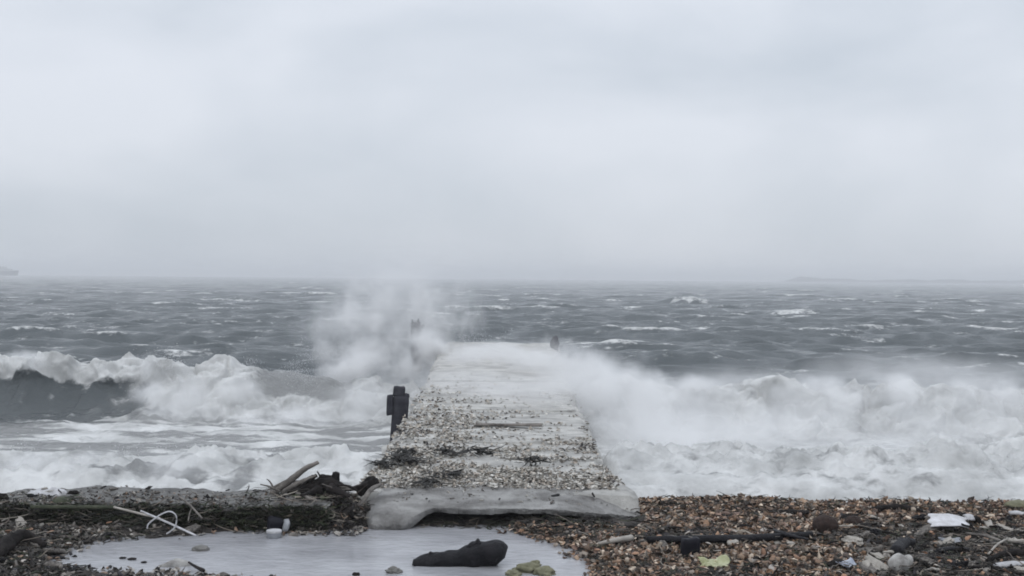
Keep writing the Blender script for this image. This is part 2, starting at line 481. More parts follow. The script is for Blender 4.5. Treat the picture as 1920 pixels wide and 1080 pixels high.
# ------------------------------------------------------------------ the sea
def make_sea():
    ys = [12.6]
    while ys[-1] < 3000:
        y = ys[-1]
        st = 0.036 if y < 25.5 else (0.036 + (y - 25.5) * 0.0042)
        ys.append(y + min(st, 40))
    ys = np.array(ys)
    nc = 860
    t = np.linspace(-1, 1, nc)
    X = t[None, :] * (0.52 * ys[:, None] + 6.5)
    Y = np.repeat(ys[:, None], nc, 1)
    sp = np.gradient(ys)[:, None]
    rs = np.random.RandomState(5)
    Z = np.zeros_like(X); DX = np.zeros_like(X); DY = np.zeros_like(X)
    off = sst(23, 34, Y)                             # full chop only outside the breakers
    for lam in np.geomspace(0.8, 22, 60):
        th = rs.normal(0, 0.42)
        kx, ky = math.sin(th), -math.cos(th)
        k = 2 * math.pi / lam
        amp = 0.0175 * lam ** 0.30 * rs.uniform(.6, 1.3)
        env = sst(2.0, 5.0, lam / sp) * (off if lam < 9 else off * 0.85)
        env = env * (0.6 + 0.8 * sst(-.5, .6, pn(X / (lam * 2.4), Y / (lam * 2.4), int(lam * 7))))
        ph = k * (kx * X + ky * Y) + rs.uniform(0, 6.28)
        c, s = np.cos(ph), np.sin(ph)
        Z += amp * c * env
        q = 0.75 * amp * env
        DX -= q * kx * s; DY -= q * ky * s
    hh = Z.copy()
    far = sst(60, 200, Y)
    foam = sst(0.24, 0.46, hh + 0.20 * fbm(X / 3.5, Y / 2, 31, 4)) * (off) * 0.85
    foam = np.maximum(foam, sst(.6, 1.0, fbm(X / 5, Y / 1.6, 77, 4) + 0.8 * hh) * off * 0.7)
    streak = sst(.1, .75, fbm(X / 2.6, Y / 0.8, 41, 4)) * off * .50
    foam = np.maximum(foam, streak)
    for cx, cy, wd, am in ((18.6, 128, 2.6, .75), (-28, 120, 4, .35), (40, 150, 4, .4), (-9, 66, 1.6, .3), (21, 92, 2.4, .3)):   # larger breaking crests
        e = np.exp(-((X - cx) / wd) ** 2) * np.where(Y < cy, np.exp(-((Y - cy) / 1.1) ** 2), np.exp(-((Y - cy) / 3.2) ** 2))
        Z += am * e * (1 + .3 * pn(X * 1.3, Y, 55))
        foam = np.maximum(foam, .85 * sst(.3, .95, e + .35 * pn(X * 1.6, Y * .9, 56)))
    silt = 0.10 + 0.95 * sst(27, 21, Y)
    Z -= 0.16 * off
    # ---- surf zone
    surf = sst(25.8, 24.2, Y)
    base = -0.12 + 0.20 * sst(17.0, 13.8, Y) - 0.22 * sst(13.6, 12.8, Y)
    left = sst(0.2, -1.2, X)
    # outer breaker
    yc = 22.6 * left + 20.8 * (1 - left) + 0.55 * pn(X / 2.6, X * 0, 3) + .25 * pn(X / .9, X * 0, 6)
    A = (0.82 + 0.13 * pn(X / 2.1, X * 0, 9)) * left + (0.66 + 0.2 * pn(X / 1.7, X * 0, 12)) * (1 - left)
    A = A * (1 - 0.45 * sst(-4.6, -2.6, X) * left)
    s = Y - yc
    prof = np.where(s < 0, np.exp(-(s / 0.75) ** 2), np.exp(-(s / 2.4) ** 2))
    bz = A * prof
    clear = sst(-5.9, -7.3, X + .6 * pn(X * 1.5, Y * 1.5, 14) + .3 * pn(X * 4, Y * 4, 16))                 # the unbroken dark face at far left
    lip = sst(.60, .84, prof + .22 * pn(X * 1.1, Y * 1.6, 15)) * (s < .35)
    green = sst(-5.0, -4.2, X) * sst(-2.4, -3.2, X)                              # smooth grey face not yet broken
    tum = sst(-2.0, -.9, s) * sst(.8, .25, s)
    bf = tum * (1 - clear) * (1 - .8 * green * sst(.35, .6, prof)) + clear * lip
    bf = np.maximum(bf, clear * .34 * sst(-2.2, -.2, s) * sst(.5, 0, s) * sst(-.1, .5, pn(X * 3.2, Y * .8, 83) + .5 * pn(X * 8, Y * 2, 84)))
    pf = puff(X * 1.15, Y * 1.3 + Z * .6, 21, 5, .55)
    pf2 = puff(X * 3.0, Y * 3.0, 27, 4, .55)
    # inner bore and the foamy flat between
    yb = (14.15 * left + 14.7 * (1 - left)) + .45 * pn(X / 2.2, X * 0, 18)
    sb = Y - yb
    bore = np.where(sb < 0, np.exp(-(sb / 1.1) ** 2), np.exp(-(sb / 1.15) ** 2)) * sst(12.6, 13.0, Y)
    flat = fbm(X / 2.6, Y / .55, 51, 4)
    ff = sst(-.35, .4, flat) * .72 + .24
    bof = np.clip(1.0 - .62 * sst(.0, .55, pn(X * 1.1, Y * 1.5, 61) + .6 * pn(X * 2.6, Y * 3.2, 62)), 0, 1)
    fsurf = np.maximum(bf * 1.05, np.maximum(ff * sst(-.8, -1.8, s), bof * np.maximum(sst(.16, .5, bore), sst(.2, -.2, sb))))
    back = sst(.3, 1.2, s)
    fsurf = fsurf * (1 - back) + .28 * back
    right = 1 - left
    fsurf = np.maximum(fsurf, right * .8 * sst(22.2, 20.5, Y))
    pf3 = puff(X * 5.5, Y * 5.5, 29, 3, .55)
    lump = (bf * .27 + bore * (.15 + .08 * (1 - left)) + .05) * (pf - .28) + (bf * .09 + bore * .11) * (pf2 - .25) + bore * .035 * (pf3 - .25)
    zs = base + bz + bore * (.13 + .12 * (1 - left)) + lump + .05 * fbm(X / 1.8, Y / .7, 71, 3)
    Z = Z * (1 - surf) + zs * surf
    foam = foam * (1 - surf) + fsurf * surf
    silt = silt - .78 * clear * surf * sst(.3, -.1, s) * sst(-2.4, -1.6, s + .3 * pn(X * 1.5, Y * 1.5, 19))
    DY = DY - surf * bf * (0.26 * prof ** 2 + .25 * (pf - .3))                  # crest thrown forward
    DX = DX + surf * bf * .18 * (pn(X * 2.2, Y * 2.2, 81))
    # under the jetty the water stays below the deck
    ij = in_jetty(X, Y)
    Z = Z * (1 - ij) + np.minimum(Z, -0.1) * ij
    V = np.stack([X + DX, Y + DY, Z], -1).reshape(-1, 3)
    me = mesh_np('sea', V, [grid_faces(len(ys), nc)], attrs={'foam': np.clip(foam, 0, 1.1), 'silt': np.clip(silt, 0, 1)})
    tag(link('sea', me, M['sea']), kind='structure')
    print('SEA', V.shape)
make_sea()

# ------------------------------------------------------------------ generic shapes
def resample(pts, rad, n):
    P = np.array([list(p) for p in pts], float); R = np.array(rad, float)
    m = len(P)
    Pe = np.concatenate([[2 * P[0] - P[1]], P, [2 * P[-1] - P[-2]]])
    ts = np.linspace(0, m - 1, n)
    o = []
    for t in ts:
        i = min(int(t), m - 2); f = t - i
        a, b, c, d = Pe[i], Pe[i + 1], Pe[i + 2], Pe[i + 3]
        o.append(.5 * (2 * b + (c - a) * f + (2 * a - 5 * b + 4 * c - d) * f * f + (3 * b - a - 3 * c + d) * f ** 3))
    return np.array(o), np.interp(ts, np.arange(m), R)
def tube(pts, rad, n=None, seg=10, rough=0.12, flat=1.0, seed=0, freq=None):
    n = n or max(8, 5 * len(pts))
    P, R = resample(pts, rad, n)
    T = np.gradient(P, axis=0)
    T /= np.linalg.norm(T, axis=1, keepdims=True) + 1e-9
    up = np.array([0, 0, 1.0]) if abs(T[:, 2]).mean() < .85 else np.array([1.0, 0, 0])
    S = np.cross(T, up); S /= np.linalg.norm(S, axis=1, keepdims=True) + 1e-9
    U = np.cross(S, T)
    a = np.arange(seg) * 2 * math.pi / seg
    V = P[:, None] + R[:, None, None] * (np.cos(a)[None, :, None] * S[:, None] + flat * np.sin(a)[None, :, None] * U[:, None])
    if rough:
        fq = freq or 0.7 / max(R.mean(), .006)
        nz = pn3(V * fq, seed) + .5 * pn3(V * fq * 2.3, seed + 1)
        D = V - P[:, None]
        V = P[:, None] + D * (1 + rough * 2.0 * nz[..., None])
    V = V.reshape(-1, 3)
    F = grid_faces(n, seg, True)
    V = np.concatenate([V, [P[0] - T[0] * R[0] * .35], [P[-1] + T[-1] * R[-1] * .35]])
    k = np.arange(seg); k2 = (k + 1) % seg
    c0 = np.stack([k2, k, np.full(seg, n * seg)], 1)
    c1 = np.stack([(n - 1) * seg + k, (n - 1) * seg + k2, np.full(seg, n * seg + 1)], 1)
    return V, [F, np.concatenate([c0, c1])]
def merge(*parts):
    V, F4, F3, off = [], [], [], 0
    for v, fs in parts:
        V.append(v)
        for f in fs:
            (F4 if f.shape[1] == 4 else F3).append(f + off)
        off += len(v)
    Fs = []
    if F4: Fs.append(np.concatenate(F4))
    if F3: Fs.append(np.concatenate(F3))
    return np.concatenate(V), Fs
def ico(sub=3):
    bm = bmesh.new()
    bmesh.ops.create_icosphere(bm, subdivisions=sub, radius=1)
    V = np.array([v.co[:] for v in bm.verts]); F = np.array([[v.index for v in f.verts] for f in bm.faces])
    bm.free()
    return V, F
ICO3, ICO2 = ico(4), ico(2)
def rock(loc, size, seed=0, rough=.25, flatten=0, fq=1.2, rot=0):
    V, F = ICO3[0].copy(), ICO3[1]
    nz = pn3(V * fq, seed) + .45 * pn3(V * fq * 2.2, seed + 2) + .2 * pn3(V * fq * 5, seed + 3)
    V = V * (1 + rough * nz[:, None])
    V = V * np.array(size)
    c, s = math.cos(rot), math.sin(rot)
    V = V @ np.array([[c, s, 0], [-s, c, 0], [0, 0, 1]])
    return V + np.array(list(loc)), [F]
def board(size, loc=(0, 0, 0), rot=(0, 0, 0), warp=.02, seed=0, cuts=(14, 6, 3), bev=.004, jag=0.0):
    """a plank or slab with worn edges: subdivided, bevelled, warped, its ends chipped"""
    bm = bmesh.new()
    nx, ny, nz = cuts
    bmesh.ops.create_cube(bm, size=1)
    for ax, n in ((0, nx), (1, ny), (2, nz)):
        es = [e for e in bm.edges if abs((e.verts[0].co - e.verts[1].co)[ax]) > 1e-5]
        if n > 1:
            bmesh.ops.subdivide_edges(bm, edges=es, cuts=n - 1, use_grid_fill=True)
    V = np.array([v.co[:] for v in bm.verts])
    F = [[v.index for v in f.verts] for f in bm.faces]
    bm.free()
    F4 = np.array([f for f in F if len(f) == 4])
    S = np.array(size)
    E = (np.abs(np.abs(V) - .5) < 1e-4).sum(1)
    P = V * S
    r = min(bev, S.min() * .3)
    P = P - np.sign(V) * r * np.where(E[:, None] >= 2, (np.abs(np.abs(V) - .5) < 1e-4), 0) * .6
    P[:, 2] += warp * pn(P[:, 0] * 1.3 / max(S[0], .1), P[:, 1] * 1.1 / max(S[1], .1), seed) * 2
    P += warp * .3 * np.stack([pn3(P * 6, seed + j) for j in (1, 2, 3)], 1)
    if jag:
        e = np.abs(V[:, 0]) > .49
        P[e, 0] += np.sign(V[e, 0]) * jag * pn(P[e, 1] * 14, P[e, 2] * 9, seed + 8)
    R = np.array(Matrix.Rotation(rot[2], 3, 'Z') @ Matrix.Rotation(rot[1], 3, 'Y') @ Matrix.Rotation(rot[0], 3, 'X'))
    return P @ R.T + np.array(list(loc)), [F4]
def lathe(prof, seg=24, loc=(0, 0, 0), rot=None):
    P = np.array(prof, float)
    a = np.arange(seg) * 2 * math.pi / seg
    V = np.stack([P[:, 0, None] * np.cos(a), P[:, 0, None] * np.sin(a), np.repeat(P[:, 1, None], seg, 1)], -1).reshape(-1, 3)
    if rot is not None:
        V = V @ np.array(rot.to_matrix()).T
    return V + np.array(list(loc)), [grid_faces(len(P), seg, True)]
def put(name, vf, mat, parent=None, smooth=True):
    """links a mesh with its origin at its own base"""
    V, F = vf
    V = np.asarray(V, float)
    o0 = np.array([V[:, 0].mean(), V[:, 1].mean(), V[:, 2].min()])
    if parent is not None:
        o0 = np.array(parent.location)
    o = link(name, mesh_np(name, V - o0, F, smooth), M[mat] if isinstance(mat, str) else mat, parent)
    if parent is None:
        o.location = o0
    return o
def gz(px, py, dz=0.0):
    """ground point seen at that pixel"""
    p = rz(px, py, 0.03)
    for _ in range(6):
        p = rz(px, py, float(ground(p.x, p.y)))
    return Vector((p.x, p.y, p.z + dz))

# ------------------------------------------------------------------ the jetty
def make_jetty():
    jt = tag(empty('jetty', (-.2, 12.0, 0.1)), 'long grey concrete jetty strewn with shells running from beach into the surf', 'jetty')
    o0 = np.array(jt.location)
    segs = [(12.35, 14.62, JXL - .06, JXR + .02, 0.0), (14.60, 17.2, JXL - .0, JXR + .0, .02), (17.18, 20.0, JXL + .06, JXR - .06, .035), (19.98, 24.8, JXL + .06, JXR - .1, .06)]
    for i, (y0, y1, x0, x1, dz) in enumerate(segs):
        ny, nx = int((y1 - y0) / .035), 70
        ys = np.linspace(y0, y1, ny)
        u = np.linspace(0, 1, nx)
        Y = np.repeat(ys[:, None], nx, 1)
        eL = x0 + .05 * fbm(ys * 1.6, ys * 0 + i, 5, 4) + (.0 if i else -.10 * sst(13.4, 12.4, ys))
        eR = x1 + .05 * fbm(ys * 1.6, ys * 0 + 9 + i, 6, 4) + (.0 if i else .22 * sst(13.5, 12.5, ys))
        X = eL[:, None] + (eR - eL)[:, None] * u[None]
        Z = deck_z(Y) + dz - .02 + .02 * fbm(X * 1.2, Y * 1.2, 30 + i, 4) - .03 * (np.abs(u[None] - .5) > .485)
        rows = []
        top = np.stack([X, Y, Z], -1)
        sideL = top[:, :1] + np.array([.02, 0, -1.4]); sideR = top[:, -1:] + np.array([-.02, 0, -1.4])
        midL = top[:, :1] + np.array([-.02, 0, -.10]); midR = top[:, -1:] + np.array([.02, 0, -.10])
        midL[..., 0] += (.05 * pn(ys * 4, ys * 0, 7))[:, None]; midR[..., 0] += (.05 * pn(ys * 4, ys * 0, 8))[:, None]
        G = np.concatenate([sideL, midL, top, midR, sideR], 1)
        nc = G.shape[1]
        f0 = G[:1].copy(); f0[..., 2] = -1.3; f0[..., 1] += .01
        f1 = G[-1:].copy(); f1[..., 2] = -1.3; f1[..., 1] -= .01
        G = np.concatenate([f0, G, f1], 0)
        me = mesh_np('deck_slab', G.reshape(-1, 3) - o0, [grid_faces(G.shape[0], nc)])
        link('deck_slab', me, M['slab'], jt)
    # the worn slab at the beach end: flat top, broken upright edge, undercut along the sand
    nx, nv = 420, 76
    u = np.linspace(0, 1, nx)
    xl = -1.42 + 2.86 * u
    step = lambda a, q: np.round(a * q) / q
    brk = .6 * step(fbm(xl * 2.4, xl * 0, 3, 3), 7) + .4 * fbm(xl * 2.4, xl * 0, 3, 3)
    lob = sst(.24, .13, u)
    yf = 11.88 + .40 * sst(.66, 1.0, u) + .03 * brk + .22 * sst(.045, 0, u) - .17 * lob + .012 * step(fbm(xl * 14, xl * 0, 45, 2), 3)
    zf = np.full(nx, .185) - .035 * lob - .145 * sst(.62, 1, u)
    zb = np.full(nx, .285) - .12 * sst(.05, 0, u) - .235 * sst(.78, 1.0, u)
    thick = .050 + .016 * step(fbm(xl * 3.0, xl * 0, 15, 3), 5) + .075 * lob - .01 * sst(.7, 1, u)
    rnd = .006 + .055 * lob
    G = []
    for j in range(nv):
        t = j / (nv - 1)
        if t < .62:
            k = t / .62
            y = 12.62 + (yf - 12.62) * k
            z = zb + (zf - zb) * k - rnd * np.clip((k - .72) / .28, 0, 1) ** 2
        elif t < .84:
            k = (t - .62) / .22
            y = yf - rnd * .5 * math.sin(k * math.pi) + .03 * k; z = zf - rnd - thick * k
        else:
            k = (t - .84) / .16
            y = yf + .03 + .4 * k; z = zf - rnd - thick + .0 * k
        G.append(np.stack([xl, y + 0 * xl, z + 0 * xl], 1))
    G = np.array(G)
    q = np.stack([G[..., 0], G[..., 1], G[..., 2] * 2], -1)
    nz = .0035 * pn3(q * 22, 3) + .003 * pn3(q * 45, 5) + .006 * pn3(q * 6, 7)
    pit = -.010 * sst(.42, .6, pn3(q * 13, 9))
    crack = -.014 * sst(.045, .0, np.abs(pn(G[..., 0] * 1.3 + .3 * pn(G[..., 0] * 5, G[..., 1] * 5, 2), G[..., 1] * 1.1, 47)))
    topm = np.linspace(0, 1, nv)[:, None] < .62
    G[..., 2] += nz + (pit + crack) * topm
    G[..., 1] += nz * (~topm) * 1.6
    me = mesh_np('end_slab', G.reshape(-1, 3) - o0, [grid_faces(nv, nx)], False)
    link('end_slab', me, M['concrete'], jt)
    # block set back under the lip, coloured near black as the undercut's shade
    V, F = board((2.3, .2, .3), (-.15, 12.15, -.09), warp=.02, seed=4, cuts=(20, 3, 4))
    link('undercut_shade', mesh_np('undercut_shade', V - o0, F), M['dark_wood'], jt)
make_jetty()

def make_sea_wall():
    nx, nv = 260, 20
    x = np.linspace(-9.0, -1.72, nx)
    yt = 11.68 + .07 * fbm(x * 1.5, x * 0, 23, 5) + .25 * sst(-4.6, -6.0, x) - .02 * sst(-3, -1.5, x)
    zt = .225 + .03 * fbm(x * 1.8, x * 0, 25, 5) - .07 * sst(-4.5, -5.4, x) - .05 * sst(-1.9, -1.4, x)
    G = []
    for j in range(nv):
        t = j / (nv - 1)
        if t < .55:
            k = t / .55
            y = 12.45 + (yt - 12.45) * k; z = zt + .02 * (1 - k)
        else:
            k = (t - .55) / .45
            y = yt + .04 * k; z = zt - .45 * k
        G.append(np.stack([x, y + 0 * x, z + 0 * x], 1))
    G = np.concatenate([[np.stack([x, 12.5 + 0 * x, zt - .9], 1)], np.array(G)])
    nz = .02 * fbm(G[..., 0] * 3, G[..., 1] * 3 + G[..., 2] * 7, 27, 5)
    G[..., 2] += nz; G[..., 1] += nz
    wt = tag(empty('sea_wall', (-5, 12, .0)), 'low sand-topped stone ledge with dark front left of the jetty', 'sea wall')
    o0 = np.array(wt.location)
    cut = 13
    for nm, g, mt in (('wall_top', G[:cut], 'ledge'), ('front_face', G[cut - 1:], 'algae')):
        link(nm, mesh_np(nm, g.reshape(-1, 3) - o0, [grid_faces(len(g), nx)]), M[mt], wt)
make_sea_wall()

# ------------------------------------------------------------------ shells and wrack
def shell_base():
    n = 9
    a = np.arange(n) * 2 * math.pi / n
    rings = []
    for r, z in ((1.0, 0.0), (.90, .13), (.55, .27)):
        rings.append(np.stack([r * np.cos(a) * (1 + .12 * np.cos(a)), .68 * r * np.sin(a), np.full(n, z)], 1))
    V = np.concatenate(rings + [np.array([[-.1, 0, .30]])])
    F4 = grid_faces(3, n, True)
    k = np.arange(n); F3 = np.stack([2 * n + k, 2 * n + (k + 1) % n, np.full(n, 3 * n)], 1)
    return V, F4, F3
SHV, SHF4, SHF3 = shell_base()
def rotmats(n, tilt, flip):
    az = RS.uniform(0, 6.283, n); tl = np.abs(RS.normal(0, tilt, n)); td = RS.uniform(0, 6.283, n)
    tl = np.where(RS.rand(n) < flip, math.pi - tl, tl)
    def rzm(a):
        c, s, o, i = np.cos(a), np.sin(a), np.zeros(n), np.ones(n)
        return np.stack([np.stack([c, -s, o], 1), np.stack([s, c, o], 1), np.stack([o, o, i], 1)], 1)
    def rxm(a):
        c, s, o, i = np.cos(a), np.sin(a), np.zeros(n), np.ones(n)
        return np.stack([np.stack([i, o, o], 1), np.stack([o, c, -s], 1), np.stack([o, s, c], 1)], 1)
    return rzm(td) @ rxm(tl) @ rzm(az)
PAL = {'warm': np.array([[.235, .15, .10], [.17, .115, .082], [.30, .215, .155], [.10, .07, .052], [.42, .36, .30], [.06, .045, .038], [.22, .19, .165], [.16, .11, .09]]),
       'grey': np.array([[.22, .20, .18], [.32, .30, .27], [.10, .095, .09], [.06, .055, .05], [.40, .37, .33], [.26, .18, .13], [.16, .145, .13]]),
       'dark': np.array([[.03, .028, .026], [.05, .045, .04], [.08, .07, .06], [.14, .12, .10], [.05, .045, .05], [.20, .18, .16]]),
       'deck': np.array([[.54, .52, .48], [.42, .40, .36], [.30, .28, .25], [.56, .54, .50], [.16, .15, .135], [.38, .33, .28], [.46, .41, .35]])}
def shells(pos, size, cols, tilt=.8, flip=.45):
    n = len(pos)
    R = rotmats(n, tilt, flip)
    sc3 = size[:, None] * np.stack([RS.uniform(.85, 1.2, n), RS.uniform(.75, 1.1, n), RS.uniform(.7, 1.3, n)], 1)
    B = SHV[None] * (1 + .16 * RS.normal(size=(n, len(SHV), 1))) * sc3[:, None]
    B[..., 2] += (RS.normal(0, .35, n) / size)[:, None] * B[..., 0] ** 2 + (RS.normal(0, .4, n))[:, None] * B[..., 1]
    V = np.einsum('nij,nvj->nvi', R, B) + pos[:, None]
    nv = len(SHV)
    off = (np.arange(n) * nv)[:, None, None]
    shade = np.repeat(cols[:, None], nv, 1) * RS.uniform(.8, 1.2, (n, nv, 1))
    return V.reshape(-1, 3), [(SHF4[None] + off).reshape(-1, 4), (SHF3[None] + off).reshape(-1, 3)], shade.reshape(-1, 3)
def dark_patch(x, y):                               # where rotten wrack outnumbers the shells
    v = .55 * pn(x * .55, y * 1.1, 91) + .3 * pn(x * 1.6, y * 2.6, 93)
    v = v + .75 * sst(2.3, 3.4, x) * sst(12.3, 11.2, y) + .30 * sst(.9, 1.6, x) * sst(2.4, 1.7, x) * sst(10.7, 10.9, y) * sst(11.7, 11.4, y)
    v = v + .5 * sst(-1.0, -2.2, x)
    return v
def make_litter():
    n = 60000
    x = RS.uniform(-7.2, 7.2, n); y = RS.uniform(8.4, 13.35, n)
    sd = pud_sd(x, y)
    right = sst(-.15, .25, x + .25 * (y - 11.3))
    leftz = sst(-3.3, -3.8, x) * sst(11.75, 11.4, y)
    wgt = np.maximum(right, leftz * .95)
    wgt = np.maximum(wgt, .30 * (y > 10.9) * (y < 11.6))
    wgt = np.maximum(wgt, .75 * (y < 10.05) * (x < -1.4))
    sd = sd + 0.10 * fbm(x * 4, y * 4, 8, 3)
    wgt *= sst(-.20, .06, sd) ** 2
    wgt *= ~((x < 1.3) & (x > -1.36) & (y > 11.75))
    heapz = (x > -2.25) & (x < -1.36) & (y > 11.4) & (y < 12.35)
    wgt = np.where(heapz, .8, wgt)
    wgt *= ~((x < -1.3) & (y > 11.5) & ~heapz)
    k = RS.rand(n) < wgt
    x, y = x[k], y[k]
    n = len(x)
    z = np.maximum(ground(x, y), -.012) + RS.uniform(0.0, .04, n)
    dp = dark_patch(x, y)
    c = PAL['warm'][RS.randint(0, 8, n)] * np.array([1.28, 1.24, 1.18])
    c = np.where((x < -1)[:, None], PAL['grey'][RS.randint(0, 7, n)], c)
    c = np.where((RS.rand(n) < sst(.1, .7, dp) * .85)[:, None], PAL['dark'][RS.randint(0, 6, n)], c)
    c = c * RS.uniform(.5, 1.5, (n, 1))
    sz = RS.uniform(.015, .034, n) * np.where(RS.rand(n) < .08, 1.35, 1)
    V, F, C = shells(np.stack([x, y, z], 1), sz, c)
    me = mesh_np('shell_litter', V, F, cols=C)
    tag(link('shell_litter', me, M['shell']), 'orange brown and grey slipper shells heaped across the beach', 'shells', kind='stuff')
    print('SHELLS', n)
    n = 5200                                               # grit and small stones on the ledge
    x = RS.uniform(-8.5, -1.8, n); y = RS.uniform(11.64, 12.45, n)
    k = RS.rand(n) < .25 + .75 * sst(-.2, .4, fbm(x * 1.2, y * 2, 86, 3))
    x, y = x[k], y[k]; n = len(x)
    c = PAL['grey'][RS.randint(0, 7, n)] * RS.uniform(.5, 1.1, (n, 1))
    c = np.where((RS.rand(n) < .35)[:, None], PAL['dark'][RS.randint(0, 6, n)], c)
    V, F, C = shells(np.stack([x, y, .232 + .03 * fbm(x * 1.8, x * 0, 25, 5) - .07 * sst(-4.5, -5.4, x) + RS.uniform(-.01, .02, n)], 1), RS.uniform(.006, .022, n), c)
    tag(link('ledge_grit', mesh_np('ledge_grit', V, F, cols=C), M['shell']), 'dark grit and broken shells on top of the stone ledge', 'grit', kind='stuff')
    n = 900                                                # grit bedded in the jetty's worn end
    y = RS.uniform(11.92, 12.56, n); x = RS.uniform(-1.15, 1.25, n)
    k = (y - 12.0 - .25 * sst(.5, 1.25, x) > 0) & (RS.rand(n) < .15 + .85 * sst(-.1, .5, fbm(x * 1.6, y * 2.4, 84, 3)))
    x, y = x[k], y[k]; n = len(x)
    z = .285 - .12 * (12.62 - y) / .76 - .16 * sst(.65, 1.3, x)
    c = PAL['deck'][RS.randint(0, 7, n)] * RS.uniform(.3, .9, (n, 1))
    V, F, C = shells(np.stack([x, y, z + RS.uniform(-.004, .010, n)], 1), RS.uniform(.004, .016, n), c)
    tag(link('jetty_end_grit', mesh_np('jetty_end_grit', V, F, cols=C), M['shell']), 'small grit and shell bits on the worn jetty end', 'grit', kind='stuff')
    # on the jetty
    n = 24000
    y = 12.5 + 11.5 * RS.rand(n) ** 1.6
    x = RS.uniform(JXL - .12, JXR + .2, n)
    dens = sst(12.45, 12.62, y + .08 * pn(x * 3, y * 0, 97))
    wet = sst(.18, .5, np.exp(-((y - 13.62 - .15 * pn(x * 1.2, y, 99)) / .16) ** 2) * sst(.6, -.4, np.abs(x + .1) - .5))
    dens = dens * (1 - .92 * wet) * (1 - .75 * sst(14.5, 14.9, y) * sst(-.9, .3, x + .4 * pn(x * 2, y, 98))) * sst(21, 17.0, y)
    dens = dens * np.maximum(.9 * sst(13.35, 13.0, y), .10 + .92 * sst(-.15, .30, fbm(x * .7, y * 2.3, 96, 4) + .25 * (x < -.5))) * (1 - .55 * sst(15.0, 17.2, y))
    wid = .0 + .28 * sst(13.6, 12.6, y)
    dens = dens * (x < JXR + wid) * (x > JXL - .5 * wid)
    k = RS.rand(n) < dens
    x, y = x[k], y[k]; n = len(x)
    seg = np.where(y < 14.6, 0, np.where(y < 17.2, .02, np.where(y < 20, .035, .06)))
    z = deck_z(y) + seg - .02 + RS.uniform(0, .022, n) - .12 * sst(JXR + .02, JXR + .3, x)
    c = PAL['deck'][RS.randint(0, 7, n)] * RS.uniform(.85, 1.3, (n, 1))
    c = np.where((RS.rand(n) < .5 * sst(.15, .6, pn(x * 1.3, y * 2.5, 94)) + .04)[:, None], PAL['dark'][RS.randint(0, 6, n)] * 1.3, c)
    V, F, C = shells(np.stack([x, y, z], 1), RS.uniform(.013, .029, n), c, tilt=.5)
    me = mesh_np('jetty_shell_litter', V, F, cols=C)
    tag(link('jetty_shell_litter', me, M['shell']), 'pale grey shells strewn over the jetty deck', 'shells', kind='stuff')
make_litter()

def strands(pos, L, wd, cols, lift=.03, npt=6):
    n = len(pos)
    az = RS.uniform(0, 6.283, n)
    d = np.stack([np.cos(az), np.sin(az) * .9, np.zeros(n)], 1)
    pr = np.stack([-d[:, 1], d[:, 0], np.zeros(n)], 1)
    t = np.linspace(-.5, .5, npt)
    bend = RS.normal(0, .75, n); zc = RS.uniform(.0, lift, n); zt = RS.normal(0, .22, n)
    P = pos[:, None] + L[:, None, None] * (t[None, :, None] * d[:, None] + (bend[:, None] * (t ** 2)[None])[..., None] * pr[:, None] * 2)
    P[..., 2] += zc[:, None] + L[:, None] * t[None] * zt[:, None] + RS.normal(0, .006, (n, npt))
    tw = wd[:, None] * (1 - .7 * np.abs(t * 2) ** 3)[None]
    side = np.stack([pr[:, 0], pr[:, 1], RS.normal(0, .6, n)], 1)
    A = P + tw[..., None] * side[:, None]; B = P - tw[..., None] * side[:, None]
    Cc = P + tw[..., None] * np.array([0, 0, 1.0])
    V = np.stack([A, Cc, B], 2)                        # a bent strip with a raised middle
    nv = npt * 3
    F = []
    for i in range(npt - 1):
        for j in range(2):
            F.append([i * 3 + j, i * 3 + j + 1, (i + 1) * 3 + j + 1, (i + 1) * 3 + j])
    F = np.array(F)[None] + (np.arange(n) * nv)[:, None, None]
    return V.reshape(-1, 3), [F.reshape(-1, 4)], np.repeat(cols, nv, 0)
